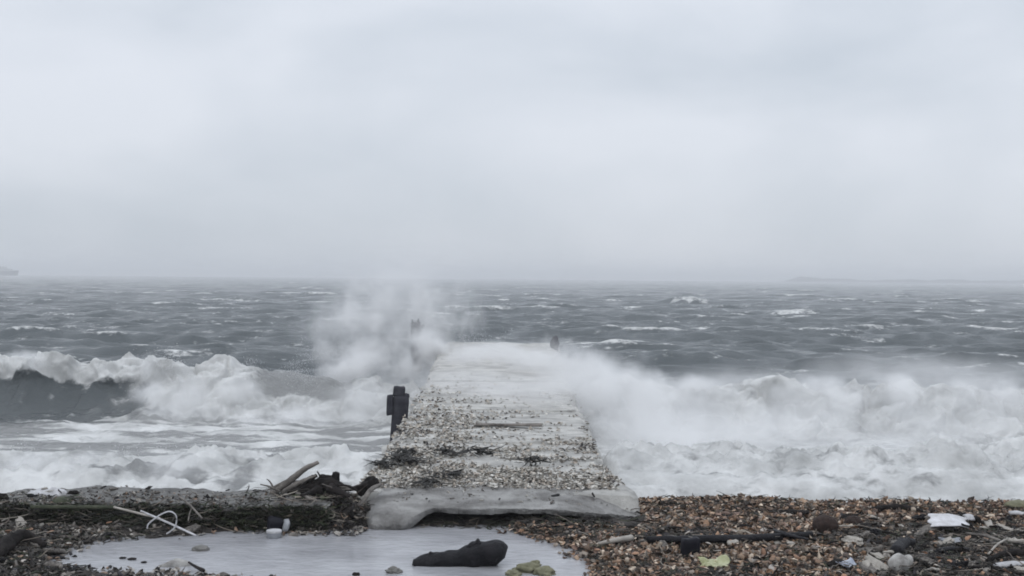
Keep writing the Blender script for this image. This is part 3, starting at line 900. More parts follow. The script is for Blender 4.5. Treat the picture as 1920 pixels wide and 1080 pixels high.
def make_wrack():
    n = 42000
    x = RS.uniform(-6.6, 6.8, n); y = RS.uniform(8.6, 13.1, n)
    dp = dark_patch(x, y)
    sd = pud_sd(x, y)
    wgt = (.13 + .45 * sst(.1, .7, dp)) * (x > 0)
    band = .5 * sst(-.8, -1.4, x) * sst(-5.6, -4.8, x) * (y > 10.75) * (y < 11.66)
    band = np.maximum(band, (x > -1.45) & (x < 1.0) & (y > 11.35) & (y < 12.0))
    heap = np.exp(-((x + 1.75) / .50) ** 2) * (y > 11.2) * (y < 12.35) + .8 * (x < -1.7) * (x > -2.6 + .3 * pn(x * 3, y * 3, 88)) * (y > 11.4) * (y < 11.75)
    wgt = np.maximum(wgt, np.maximum(.85 * band, heap))
    wgt = np.maximum(wgt, .5 * (x < -3.4) * (y < 11.6) * sst(0, .6, dp))
    wgt *= sd > -.03 + .07 * pn(x * 3, y * 3, 90)
    k = RS.rand(n) < wgt
    x, y = x[k], y[k]; n = len(x)
    onw = (x < -1.74) & (y > 11.66)
    fr = (x < -1.74) & (y > 11.42) & (y <= 11.66)
    z = np.where(onw, .24, ground(x, y)) + .02 + np.where(fr, RS.rand(n) * .24, 0)
    pal = np.array([[.014, .012, .011], [.03, .026, .022], [.02, .022, .016], [.055, .045, .036], [.035, .042, .022], [.10, .085, .07], [.18, .16, .13]])
    c = pal[RS.choice(7, n, p=[.26, .22, .16, .14, .12, .07, .03])] * RS.uniform(.7, 1.3, (n, 1))
    V, F, C = strands(np.stack([x, y, z], 1), RS.uniform(.05, .22, n) * np.where(onw, .6, 1), RS.uniform(.002, .008, n), c * np.where((heap > .3)[k], 1.7, 1)[:, None])
    me = mesh_np('seaweed_wrack', V, F, cols=C)
    tag(link('seaweed_wrack', me, M['weed']), 'dark rotting seaweed and reed stalks washed along the beach', 'seaweed', kind='stuff')
make_wrack()

def make_ledge_weed():
    n = 5200
    x = RS.uniform(-6.2, -1.70, n)
    k = RS.rand(n) < .45 + .55 * sst(-.2, .5, pn(x * 1.7, x * 0, 87)) * sst(-5.5, -3.6, x)
    x = x[k]; n = len(x)
    h = RS.rand(n)
    yt = 11.68 + .07 * fbm(x * 1.5, x * 0, 23, 5) + .25 * sst(-4.6, -6.0, x) - .02 * sst(-3, -1.5, x)
    pos = np.stack([x, yt - .015 - .12 * (1 - h) ** 2 * RS.rand(n), .01 + .215 * h], 1)
    pal = np.array([[.012, .013, .008], [.025, .03, .016], [.04, .05, .026], [.03, .026, .02], [.07, .06, .045], [.10, .09, .075]])
    c = pal[RS.choice(6, n, p=[.3, .25, .17, .14, .09, .05])] * RS.uniform(.7, 1.3, (n, 1))
    V, F, C = strands(pos, RS.uniform(.03, .14, n), RS.uniform(.003, .010, n), c, .01)
    tag(link('ledge_weed', mesh_np('ledge_weed', V, F, cols=C), M['weed']), 'dark green weed clinging to the front of the stone ledge', 'seaweed', kind='stuff')
make_ledge_weed()
def make_twigs():
    n = 1500
    x = RS.uniform(-5.6, 6.0, n); y = RS.uniform(9.6, 12.3, n)
    sd = pud_sd(x, y)
    left = (x < -1.36) & (y > 10.2) & (sd > -.05) & ((y < 11.66) | (x > -2.6))
    heap = (x < -1.36) & (x > -2.5) & (y > 11.4)
    right = (x > .3) & (sd > 0) & (dark_patch(x, y) > .1)
    wgt = np.where(heap, 1, np.where(left, .5, np.where(right, .34, 0)))
    k = RS.rand(n) < wgt
    x, y = x[k], y[k]; n = len(x)
    z = np.where((x < -1.74) & (y > 11.6), .24, ground(x, y)) + .03
    pal = np.array([[.20, .17, .14], [.12, .10, .085], [.30, .27, .23], [.03, .026, .022], [.07, .06, .05]])
    c = pal[RS.choice(5, n, p=[.22, .24, .12, .22, .20])]
    V, F, C = strands(np.stack([x, y, z], 1), RS.uniform(.10, .42, n), RS.uniform(.0025, .0055, n), c, .05, 8)
    tag(link('twig_litter', mesh_np('twig_litter', V, F, cols=C), M['weed']), 'thin broken twigs and reeds tangled in the litter', 'twigs', kind='stuff')
make_twigs()

# single shells lying on top, nearest the viewer
def make_single_shells():
    kinds = [('slipper_shell', (.33, .19, .12), 'orange brown slipper shell lying loose on top of the shell bank', 'loose orange shells'),
             ('slipper_shell', (.44, .40, .36), 'pale grey shell lying loose on top of the shell bank', 'loose pale shells'),
             ('slipper_shell', (.09, .075, .065), 'dark brown shell lying loose on top of the shell bank', 'loose dark shells')]
    protos = []
    for j, (nm, c, lb, g) in enumerate(kinds):
        for v in range(3):
            V = SHV * np.array([1, 1 + .12 * (v - 1), 1 + .25 * (v - 1)])
            me = mesh_np(nm, V, [SHF4, SHF3], cols=np.tile(np.array(c) * (1 + .18 * (v - 1)), (len(V), 1)) * RS.uniform(.85, 1.15, (len(V), 1)))
            me.materials.append(M['shell'])
            protos.append((nm, me, lb, g))
    placed = 0
    while placed < 210:
        x, y = RS.uniform(-4.9, 5.2), RS.uniform(9.7, 11.6)
        if pud_sd(np.array([x]), np.array([y]))[0] < .06 or (x < 0 and not (x < -3.5 or y < 9.95)):
            continue
        nm, me, lb, g = protos[RS.choice(9, p=[.15, .15, .15, .13, .13, .09, .07, .07, .06])]
        o = bpy.data.objects.new(nm, me)
        COL.objects.link(o)
        s = RS.uniform(.028, .042)
        o.scale = (s, s, s)
        o.location = (x, y, float(ground(x, y)) + RS.uniform(.028, .045))
        o.rotation_euler = (RS.normal(0, .4) + (math.pi if RS.rand() < .4 else 0), RS.normal(0, .4), RS.uniform(0, 6.28))
        tag(o, lb, 'shell', g)
        placed += 1
make_single_shells()

# ------------------------------------------------------------------ piles by the jetty
def make_piles():
    p = ry(745, 800, 16.6)
    t = tag(empty('mooring_pile', (p.x, 16.6, -.9)), 'dark timber mooring pile standing at the left edge of the jetty', 'pile')
    x, zt = p.x, ry(745, 727, 16.6).z
    o0 = np.array(t.location)
    def part(name, vf, mat):
        link(name, mesh_np(name, vf[0] - o0, vf[1], False), M[mat], t)
    part('shaft', board((.215, .22, 1.75), (x - .01, 16.6, zt - .10 - .875), (0, .07, .1), .006, 3, (4, 4, 20), .012), 'pile')
    part('cap', board((.16, .2, .14), (x + .02, 16.6, zt - .05), (0, .10, .1), .006, 5, (4, 4, 5), .014), 'pile')
    part('fender_block', board((.09, .19, .27), (x - .098, 16.56, zt - .23), (0, .02, .1), .005, 7, (3, 4, 6), .010), 'pile')
    part('cleat', board((.08, .14, .13), (x + .11, 16.58, zt - .13), (0, .5, .1), .006, 9, (4, 4, 4), .02), 'pile')
    # far right pile top by the jetty head
    p = ry(1040, 650, 24.0)
    t2 = tag(empty('mooring_pile', (p.x, 24.0, .75)), 'small rounded dark pile top at the far right corner of the jetty', 'pile')
    o0 = np.array(t2.location)
    zt = ry(1040, 634, 24.0).z
    for nm, vf in (('shaft', tube([(p.x + .03, 24, .6), (p.x + .02, 24, zt - .2), (p.x, 24, zt - .12)], [.05, .055, .06], 12, 12, .06, 1, 3)),
                   ('cap', rock((p.x, 24, zt - .10), (.085, .09, .125), 6, .30, fq=1.6))):
        link(nm, mesh_np(nm, vf[0] - o0, vf[1]), M['pile'], t2)
    p = ry(780, 625, 24.4)
    t3 = tag(empty('mooring_pile', (p.x, 24.4, .7)), 'splintered dark pile top at the far left corner of the jetty behind the plume', 'pile')
    o0 = np.array(t3.location)
    zt = ry(780, 599, 24.4).z
    parts = [('shaft', tube([(p.x + .02, 24.4, .55), (p.x, 24.4, zt - .2), (p.x - .01, 24.4, zt - .08)], [.10, .10, .085], 14, 12, .12, 1, 9))]
    for k, (dx, h, lean) in enumerate(((-.05, .0, -.03), (.03, .02, .02), (.085, -.10, .07))):
        parts.append(('splinter', tube([(p.x + dx, 24.4, zt - .16), (p.x + dx + lean, 24.38, zt + h)], [.045, .012], 8, 7, .2, 1, 20 + k)))
    for nm, vf in parts:
        link(nm, mesh_np(nm, vf[0] - o0, vf[1]), M['pile'], t3)
    # plank lying across the deck
    a = ry(892, 795, 15.6); b = ry(1016, 797, 15.5)
    L = (b - a).length
    z = float(deck_z(15.6)) + .045
    o = put('plank', board((L, .11, .035), ((a.x + b.x) / 2, 15.6, z), (0, 0, -.03), .008, 12, (16, 3, 2), .006, .02), 'grey_wood', None, False)
    tag(o, 'long grey plank lying across the jetty deck', 'plank')
make_piles()

# ------------------------------------------------------------------ things washed up
def stick(name, label, pts, rad, mat, cat='stick', group=None, rough=.12, seg=8, seed=None, flat=1.0, extra=None):
    vf = tube(pts, rad, None, seg, rough, flat, seed if seed is not None else int(abs(pts[0][0]) * 91) % 50)
    if extra:
        vf = merge(vf, *extra)
    return tag(put(name, vf, mat), label, cat, group)
def make_driftwood():
    Y = 12.15
    P = lambda px, py, y=Y: ry(px, py, y)
    fork = tube([P(541, 900), P(520, 910), P(503, 918)], [.016, .012, .007], 10, 8, .15, 1, 5)
    fork2 = tube([P(514, 916), P(506, 903), P(500, 898)], [.010, .008, .004], 9, 7, .1, 1, 6)
    stick('driftwood_branch', 'long pale grey bent branch rising to the right from the driftwood heap', [P(508, 928), P(530, 912), P(548, 898), P(572, 879), P(597, 867)], [.03, .034, .034, .028, .018], 'grey_wood', 'driftwood', None, .1, 10, 3, 1, [fork, fork2])
    stick('driftwood_branch', 'thinner grey branch crossing low over the driftwood heap', [P(531, 922, 12.1), P(556, 908, 12.1), P(575, 900, 12.1), P(592, 892, 12.1)], [.02, .026, .022, .016], 'grey_wood', 'driftwood', None, .12, 9, 8)
    stick('driftwood_stick', 'thin dark twig leaning steeply against the black stump', [P(595, 884), P(600, 893), P(608, 906)], [.006, .009, .011], 'dark_wood', 'driftwood', None, .1, 7, 2)
    root = [tube([P(540, 922), P(575, 914), P(610, 908), P(648, 918)], [.04, .075, .085, .05], 40, 16, .28, .8, 13, 5),
            tube([P(552, 918), P(578, 900), P(594, 892)], [.04, .032, .02], 14, 9, .2, 1, 14),
            tube([P(590, 910), P(606, 900), P(622, 898)], [.06, .05, .035], 14, 10, .25, 1, 17),
            tube([P(627, 912), P(629, 898), P(630, 886)], [.05, .042, .036], 14, 9, .12, 1, 15),
            tube([P(640, 914), P(664, 915), P(690, 904)], [.035, .02, .013], 14, 8, .2, 1, 16),
            tube([P(600, 918, 12.0), P(580, 926, 11.9), P(566, 930, 11.8)], [.05, .03, .02], 14, 8, .2, 1, 18),
            tube([P(618, 914, 12.0), P(640, 924, 11.9), P(655, 930, 11.8)], [.05, .03, .02], 14, 8, .2, 1, 19)]
    tag(put('driftwood_stump', merge(*root), 'dark_wood'), 'black waterlogged stump with an upright stub in the driftwood heap', 'driftwood')
    tag(put('driftwood_stump', merge(tube([P(672, 924, 12.2), P(688, 912, 12.2), P(706, 900, 12.2)], [.05, .085, .06], 16, 12, .3, .8, 18, 7),
                                     tube([P(688, 906, 12.2), P(697, 900, 12.2), P(704, 897, 12.2)], [.05, .05, .03], 10, 9, .2, 1, 19)), 'dark_wood'),
        'dark broken lump of wood wedged against the left side of the jetty', 'driftwood')
    stick('driftwood_root', 'pale bent root hooked over the rounded corner of the jetty end', [P(672, 948, 11.6), P(684, 936, 11.65), P(692, 922, 11.8), P(702, 914, 12.0), P(714, 908, 12.2)], [.014, .022, .024, .022, .014], 'grey_wood', 'driftwood', None, .12, 9, 22)
    stick('driftwood_branch', 'grey branch lying down the front of the ledge below the black stump', [P(556, 925, 12.0), P(575, 932, 11.8), P(594, 940, 11.6)], [.014, .016, .012], 'grey_wood', 'driftwood', None, .12, 8, 25)
    stick('driftwood_branch', 'brown grey branch slanting down to the puddle edge beside the jetty end', [gz(600, 955, .06), gz(618, 966, .05), gz(645, 984, .03)], [.012, .016, .014], 'grey_wood', 'driftwood', None, .15, 8, 26)
    stick('driftwood_stick', 'dark rotten stick at the puddle edge left of the jetty end', [gz(625, 975, .03), gz(640, 982, .04), gz(662, 988, .03)], [.018, .024, .012], 'dark_wood', 'driftwood', None, .2, 8, 27)
    stick('driftwood_stick', 'short forked stick standing out of the wrack beside the jetty corner', [gz(664, 978, .02), ry(658, 962, 11.45), ry(664, 945, 11.5)], [.02, .016, .01], 'dark_wood', 'driftwood', None, .15, 8, 28)
make_driftwood()
def make_heap_sticks():
    rq = np.random.RandomState(4)
    for k in range(16):
        a = ry(rq.uniform(515, 680), rq.uniform(908, 930), rq.uniform(11.9, 12.25))
        th = rq.uniform(-.5, .9) * (1 if rq.rand() < .6 else -1)
        L = rq.uniform(.12, .34)
        d = Vector((math.cos(th) * (1 if rq.rand() < .5 else -1), rq.uniform(-.4, .2), abs(math.sin(th)) * .7))
        b = a + d * L
        m = (a + b) / 2 + Vector((0, 0, rq.normal(0, .018)))
        dark = rq.rand() < .65
        stick('driftwood_stick', 'thin dark stick poking out of the driftwood heap by the jetty' if dark else 'thin grey stick poking out of the driftwood heap by the jetty', [a, m, b], [.011, .010, .005], 'dark_wood' if dark else 'grey_wood', 'driftwood', 'thin dark sticks in the heap' if dark else 'thin grey sticks in the heap', .15, 7, 30 + k)
make_heap_sticks()

def make_left_litter():
    stick('pole', 'thin greenish grey pole lying along the foot of the stone ledge', [ry(58, 951, 11.5), ry(140, 951, 11.5), ry(216, 952, 11.5)], [.02, .02, .02], 'moss', 'pole', None, .04, 8, 2)
    stick('reed_stalk', 'long tan reed stalk slanting from the pole end towards the white loop', [ry(214, 951, 11.46), ry(258, 962, 11.3), ry(300, 972, 11.2)], [.011, .011, .008], 'pale_wood', 'reed', None, .06, 7, 4)
    stick('reed_stalk', 'tan reed stalk lying level behind the right end of the white cane', [gz(342, 982, .06), gz(372, 983, .06), gz(398, 984, .05)], [.009, .009, .008], 'pale_wood', 'reed', None, .06, 7, 5)
    stick('driftwood_stick', 'bare grey stick leaning on the ledge above the white cane', [ry(336, 931, 11.75), ry(357, 948, 11.5), ry(379, 972, 11.3)], [.009, .011, .008], 'grey_wood', 'driftwood', None, .08, 7, 6)
    stick('driftwood_stick', 'short thin stick propped under the bare leaning stick', [ry(359, 953, 11.48), ry(355, 965, 11.4), ry(353, 977, 11.3)], [.006, .006, .005], 'grey_wood', 'driftwood', None, .08, 7, 7)
    stick('cane', 'straight thin white cane lying aslant into the puddle', [ry(264, 958, 11.3), ry(315, 980, 11.1), ry(367, 1004, 10.95)], [.009, .010, .009], 'white_plastic', 'cane', None, .02, 8, 8)
    lp = [(276, 991), (278, 983), (288, 974), (303, 964), (318, 959), (329, 965), (331, 976), (328, 988), (320, 996), (312, 1001)]
    stick('hose_loop', 'thin white hose curled in a loop over the white cane', [ry(px, py, 11.02) for px, py in lp], [.0065] * len(lp), 'white_plastic', 'hose', None, .0, 8, 9)
    p = gz(98, 966, .07)
    tag(put('board_fragment', board((.19, .07, .025), p, (.3, -.35, .2), .012, 3, (8, 4, 2), .004, .03), 'white_plastic'), 'splintered white board fragment tilted up among dark wrack on the left', 'board')
    p = gz(109, 975, .04)
    tag(put('board_fragment', board((.15, .06, .02), p, (.1, .18, -.2), .008, 4, (8, 4, 2), .004, .02), 'pale_wood'), 'small dull grey board fragment just below the splintered white one', 'board')
    p = ry(118, 943, 11.75)
    tag(put('mossy_stone', rock((p.x, 11.75, p.z), (.105, .09, .062), 31, .10), 'moss'), 'rounded green mossy stone sitting on the left part of the ledge', 'stone')
    p = ry(145, 936, 11.95)
    tag(put('mossy_stone', rock((p.x, 11.95, p.z), (.08, .07, .045), 33, .14), 'moss'), 'paler flat mossy stone just behind the round green one', 'stone')
    p = rz(376, 1029, 0.012)
    tag(put('pebble', rock(p, (.075, .06, .032), 35, .14), 'stone'), 'smooth oval grey stone alone in the left half of the puddle', 'stone')
    for k, (px, py, s, lb) in enumerate(((230, 1046, .028, 'dark ragged scrap of weed floating in the left of the puddle'), (248, 1048, .034, 'largest dark scrap of weed in the floating row in the puddle'),
                                         (270, 1054, .022, 'small dark scrap at the right end of the floating row in the puddle'), (738, 1072, .06, 'small dark pointed stone in the puddle left of the black log'), (668, 1077, .03, 'tiny dark stone at the bottom edge of the puddle'))):
        p = rz(px, py, .006)
        big = k >= 3
        tag(put('pebble' if big else 'weed_scrap', rock(p, (s, s * .8, s * (.55 if big else .3)), 40 + k, .45, fq=1.8), 'stone' if k == 3 else 'dark_wood'), lb, 'stone' if big else 'seaweed')
    # dark tub and the lidded tin beside it
    p = rz(514, 990, .088)
    tn = tag(empty('tin', (p.x, p.y, -.02)), 'round tin with a pale flat lid standing at the puddle edge', 'tin')
    r = .067
    b = lathe([(0, 0), (r, 0), (r, .07), (r * 1.0, .075)], 28)
    link('tin_body', mesh_np('tin_body', *b), M['grey_metal'], tn)
    l = lathe([(r * 1.04, .068), (r * 1.06, .072), (r * 1.06, .086), (r * 1.0, .09), (r * .9, .084), (0, .085)], 28)
    link('lid', mesh_np('lid', *l), M['white_plastic'], tn)
    p = ry(520, 978, 11.52)
    tb = tag(empty('tub', (p.x, 11.52, .0)), 'black plastic tub lying behind the pale lidded tin', 'tub')
    b = board((.15, .16, .13), (-.02, 0, .075), (.1, .12, .3), .01, 6, (5, 5, 5), .02)
    link('tub_body', mesh_np('tub_body', *b), M['dark_plastic'], tb)
    b = board((.06, .14, .10), (.085, -.02, .075), (.1, .2, .3), .008, 7, (4, 4, 4), .015)
    link('side_panel', mesh_np('side_panel', *b), M['grey_metal'], tb)
    # near left corner: dark sodden timber and a hollow white shoe
    stick('driftwood_log', 'dark curved sodden log at the bottom left corner of the beach', [gz(-20, 1062, .06), gz(15, 1040, .10), gz(48, 1024, .09), (gz(85, 1030, .03))], [.06, .075, .06, .03], 'dark_wood', 'driftwood', None, .22, 12, 11, .8)
    stick('driftwood_stick', 'thin black stick pointing up from the shells at the left bottom', [gz(68, 1080, .02), gz(60, 1066, .06), gz(52, 1050, .10)], [.011, .01, .006], 'dark_wood', 'driftwood', None, .1, 7, 12)
    stick('driftwood_log', 'flat dark slab of wood at the lower edge of the puddle', [gz(176, 1066, .02), gz(200, 1066, .03), gz(232, 1068, .02)], [.022, .03, .02], 'dark_wood', 'driftwood', None, .2, 9, 13, .6)
    stick('driftwood_stick', 'dark straight stick lying in the puddle above the white shoe', [rz(354, 1054, .03), rz(366, 1062, .03), rz(382, 1070, .02)], [.008, .013, .016], 'dark_wood', 'driftwood', None, .1, 7, 14)
    p = gz(330, 1072, .02)
    sh = tag(empty('shoe', (p.x, p.y - .02, p.z)), 'washed up off white shoe lying at the near edge of the puddle', 'shoe')
    V, F = ICO3[0].copy(), ICO3[1]
    V = V * np.array([.135, .055, .05])
    V[:, 1] += .018 * np.sin(V[:, 0] * 14)
    top = (V[:, 2] > .012)
    dip = np.exp(-(((V[:, 0] + .055) / .055) ** 2 + (V[:, 1] / .032) ** 2))
    V[:, 2] -= np.where(top, .075 * dip, 0)
    V[:, 2] += .028 * np.exp(-((V[:, 0] + .02) / .05) ** 2)
    V[:, 2] = np.maximum(V[:, 2], -.03)
    link('upper', mesh_np('upper', V + np.array([0, 0, .035]), [F]), M['dirty_white'], sh)
    so = board((.275, .10, .022), (0, 0, .0), (0, 0, 0), .004, 5, (14, 6, 2), .01)
    so[0][:, 1] *= (.72 + .35 * np.cos(so[0][:, 0] * 9 - .5))
    link('sole', mesh_np('sole', *so), M['pale_wood'], sh)
    # foam-wet white boards at far left on the ledge
    stick('driftwood_log', 'small dark lump of wood on the ledge crest at the far left edge', [ry(-6, 938, 11.9), ry(6, 932, 11.9), ry(16, 935, 11.9)], [.03, .04, .02], 'dark_wood', 'driftwood', None, .3, 9, 16)
    k = 0
    for px, py, s in ((182, 929, .03), (225, 928, .026), (300, 931, .02), (270, 934, .026), (405, 927, .03), (440, 930, .022), (250, 940, .03), (325, 938, .022), (395, 938, .025), (200, 938, .024), (365, 932, .028)):
        p = ry(px, py + 4, 12.2 - .03 * (py - 927))
        o = put('ledge_stone', rock((p.x, p.y, p.z), (s * 1.5, s, s * .9), 60 + k, .4, fq=1.6), ('dark_wood', 'stone', 'grey_wood')[k % 3])
        tag(o, ('small dark lump lying on top of the stone ledge', 'small grey stone lying on top of the stone ledge', 'small brown grey lump lying on top of the stone ledge')[k % 3], 'stone', ('dark lumps on the ledge', 'grey stones on the ledge', 'brown lumps on the ledge')[k % 3])
        k += 1
make_left_litter()

def make_right_litter():
    # the black log in the puddle
    y0 = 10.3
    pts = [ry(777, 1059, y0), ry(800, 1055, y0), ry(832, 1050, y0), ry(866, 1047, y0), ry(890, 1041, y0), ry(912, 1036, y0), ry(932, 1038, y0), ry(941, 1044, y0)]
    body = tube(pts, [.066, .076, .082, .085, .105, .125, .118, .09], 70, 30, .19, .9, 4, 4)
    V = body[0]
    V[:, 2] += .012 * np.abs(pn(V[:, 0] * 5, V[:, 1] * 40 + V[:, 2] * 40, 6)) - .02 * sst(.25, .6, pn(V[:, 0] * 9, V[:, 1] * 6, 8))
    knob = tube([ry(812, 1044, y0), ry(808, 1038, y0), ry(806, 1035, y0)], [.03, .02, .012], 8, 8, .2, 1, 3)
    notch = tube([ry(862, 1036, y0), ry(882, 1026, y0), ry(900, 1020, y0)], [.02, .032, .05], 14, 12, .25, 1, 9)
    tag(put('driftwood_log', merge(body, knob, notch), 'black_wood'), 'thick black waterlogged log lying in the puddle', 'driftwood')
    for px, py, s, sd, lb in ((990, 1069, (.11, .08, .06), 3, 'largest olive stone of the cluster at the near edge of the puddle'), (1020, 1074, (.09, .07, .05), 4, 'yellowish flat stone right of the largest olive stone'),
                              (962, 1076, (.06, .06, .035), 5, 'small dark olive stone left in the cluster by the puddle'), (1003, 1058, (.05, .04, .03), 6, 'small round olive stone behind the cluster by the puddle')):
        tag(put('olive_stone', rock(rz(px, py, .01), s, sd, .42, fq=1.5), 'olive_stone'), lb, 'stone')
    stick('driftwood_stick', 'smooth bleached white stick lying near the right shore of the puddle', [gz(1122, 1030, .05), gz(1152, 1026, .06), gz(1184, 1021, .06)], [.014, .022, .030], 'pale_wood', 'driftwood', None, .06, 10, 31)
    stick('timber_beam', 'long black beam lying level across the shell bank', [gz(1214, 1026, .07), gz(1300, 1026, .07), gz(1400, 1024, .07), gz(1522, 1016, .07)], [.04, .045, .045, .035], 'black_wood', 'timber', None, .10, 12, 32, .8)
    p = gz(1294, 1046, .09)
    tag(put('wood_block', board((.155, .12, .17), p, (.05, .04, .15), .01, 9, (4, 4, 4), .015), 'dark_plastic'), 'square black block standing in front of the long black beam', 'block')
    stick('plank', 'short dark pointed plank resting on the right end of the long beam', [gz(1452, 1008, .07), gz(1470, 1020, .09), gz(1515, 1026, .07)], [.02, .04, .02], 'black_wood', 'timber', None, .2, 8, 33, .5)
    p = gz(1337, 1066, .05)
    V, F = board((.24, .13, .006), (0, 0, 0), (0, 0, 0), .0, 3, (20, 12, 1), .002)
    V[:, 2] += .05 * pn(V[:, 0] * 9, V[:, 1] * 9, 5) + .02 * pn(V[:, 0] * 22, V[:, 1] * 22, 6)
    V[:, 0] += .03 * pn(V[:, 1] * 16, V[:, 0] * 4, 7); V[:, 1] += .03 * pn(V[:, 0] * 16, V[:, 1] * 4, 8)
    V = V @ np.array(Matrix.Rotation(.35, 3, 'X')).T + np.array(list(p))
    tag(put('plastic_scrap', (V, F), 'leaf'), 'crumpled pale yellow green scrap in the shells right of the black block', 'scrap')
    tag(put('husk_ball', rock(gz(1547, 1001, .085), (.118, .11, .093), 12, .07, fq=1.5), 'brown_ball'), 'large dark brown round husk on the shell bank', 'ball')
    tag(put('husk_ball', rock(gz(1600, 990, .055), (.085, .08, .065), 13, .10, fq=1.5), 'brown_ball'), 'smaller dark brown husk behind the large round one', 'ball')
    stick('reed_stalk', 'thin pale straight stalk between the two brown husks and the white panel', [gz(1573, 996, .05), gz(1606, 996, .05)], [.008, .007], 'pale_wood', 'reed', None, .03, 7, 34)
    stick('plank', 'short dark plank on the shell bank left above the large brown husk', [gz(1458, 970, .05), gz(1484, 969, .05), gz(1516, 970, .05)], [.03, .035, .03], 'dark_wood', 'timber', None, .12, 9, 35, .7)
    stick('driftwood_log', 'flat dark log on the crest of the beach against the surf', [gz(1604, 966, .03), gz(1650, 962, .05), gz(1690, 960, .05), gz(1730, 961, .02)], [.02, .035, .04, .02], 'dark_wood', 'driftwood', None, .15, 10, 36, .8)
    # white bent panel on dark sticks
    a = gz(1778, 1004, .13)
    pn_ = tag(empty('broken_panel', (a.x, a.y, a.z - .13)), 'large bent white panel lying broken on dark sticks', 'panel')
    def bent(V, kink):
        V = V.copy()
        V[:, 2] -= kink * np.maximum(V[:, 0] - .05, 0) + .5 * kink * np.maximum(-.12 - V[:, 0], 0)
        return V
    V, F = board((.36, .30, .016), (0, 0, 0), (0, 0, 0), .006, 21, (24, 14, 2), .004, .035)
    V[:, 0] += .22 * V[:, 1] * 1.2
    V = bent(V, .28) @ np.array(Matrix.Rotation(.20, 3, 'X')).T
    link('face', mesh_np('face', V + np.array([0, 0, .15]), F), M['panel_white'], pn_)
    V, F = board((.34, .09, .022), (-.27, -.12, .06), (.35, -.38, .35), .008, 22, (16, 5, 2), .004, .02)
    link('torn_edge', mesh_np('torn_edge', V, F), M['grey_wood'], pn_)
    V, F = board((.13, .02, .02), (.12, -.17, .12), (0, .3, -.1), .004, 23, (8, 2, 2), .003, .01)
    link('splinter', mesh_np('splinter', V, F), M['dark_wood'], pn_)
    tag(put('board_fragment', board((.11, .08, .02), gz(1817, 988, .09), (.6, .1, .3), .01, 24, (8, 6, 2), .006, .02), 'white_plastic'), 'small rounded white fragment behind the right end of the bent white panel', 'board')
    tag(put('board_fragment', board((.20, .13, .02), gz(1785, 1028, .06), (.25, .05, .2), .012, 25, (8, 6, 2), .006, .03), 'grey_metal'), 'dull grey board fragment lying in front of the bent white panel', 'board')
    stick('driftwood_stick', 'grey stick slanting across the wrack right of the bent white panel', [gz(1812, 1012, .06), gz(1850, 1022, .08), gz(1888, 1032, .06)], [.012, .016, .012], 'grey_wood', 'driftwood', None, .1, 8, 37)
    stick('driftwood_stick', 'pale thin stick crossing steeply near the right bottom corner', [gz(1853, 1050, .05), gz(1870, 1040, .09), gz(1890, 1030, .10)], [.009, .010, .008], 'pale_wood', 'driftwood', None, .1, 7, 38)
    stick('plank', 'broad dark plank lying below the bent white panel', [gz(1758, 1043, .05), gz(1785, 1042, .06), gz(1812, 1041, .05)], [.03, .035, .03], 'black_wood', 'timber', None, .08, 9, 39, .6)
    stick('driftwood_log', 'black rounded log end left of the broad dark plank', [gz(1680, 1048, .06), gz(1692, 1038, .08), gz(1712, 1030, .07)], [.05, .055, .03], 'black_wood', 'driftwood', None, .15, 11, 40)
    stick('driftwood_stick', 'brown grey stick leaning against the shells behind the bent white panel', [gz(1730, 982, .06), gz(1765, 982, .07), gz(1798, 978, .06)], [.012, .016, .010], 'grey_wood', 'driftwood', None, .12, 8, 41)
    tag(put('plastic_jug', merge(rock(gz(1685, 1074, .07), (.085, .075, .085), 42, .08), rock(gz(1702, 1072, .09), (.045, .04, .05), 43, .1)), 'dirty_white'), 'dirty white plastic jug half buried at the bottom edge right of centre', 'jug')
    V, F = board((.17, .09, .005), (0, 0, 0), (0, 0, 0), 0, 3, (16, 10, 1), .001)
    V[:, 2] += .03 * pn(V[:, 0] * 12, V[:, 1] * 12, 9); V[:, 1] += .03 * pn(V[:, 0] * 14, V[:, 1] * 5, 10)
    V = V @ np.array(Matrix.Rotation(.5, 3, 'Z') @ Matrix.Rotation(.4, 3, 'X')).T + np.array(list(gz(1588, 1070, .06)))
    tag(put('plastic_scrap', (V, F), 'blue_plastic'), 'crumpled pale blue scrap near the bottom edge left of the white jug', 'scrap')
    tag(put('board_fragment', board((.10, .10, .02), gz(1646, 1056, .06), (.5, .1, .5), .01, 26, (6, 6, 2), .006, .02), 'pale_wood'), 'pale grey angular fragment left above the white jug', 'board')
    p = gz(1908, 956, .05)
    tag(put('mossy_stone', rock(p, (.13, .09, .05), 44, .18), 'olive_stone'), 'flat yellowish green lump on the beach crest at the right edge', 'stone')
    tag(put('board_fragment', board((.16, .07, .03), gz(1908, 972, .05), (.1, .05, -.2), .01, 27, (8, 4, 2), .006, .02), 'white_plastic'), 'white fragment just below the yellowish green lump at the right edge', 'board')
    tag(put('plank', board((.34, .06, .025), gz(1905, 1074, .07), (.1, -.05, .12), .008, 28, (12, 3, 2), .004, .02), 'white_plastic'), 'pale narrow plank at the bottom right corner', 'plank')
    stick('driftwood_log', 'dark grey rounded stick just above the pale narrow plank at the corner', [gz(1852, 1062, .05), gz(1885, 1056, .08), gz(1925, 1054, .08)], [.02, .028, .03], 'dark_wood', 'driftwood', None, .12, 9, 45)
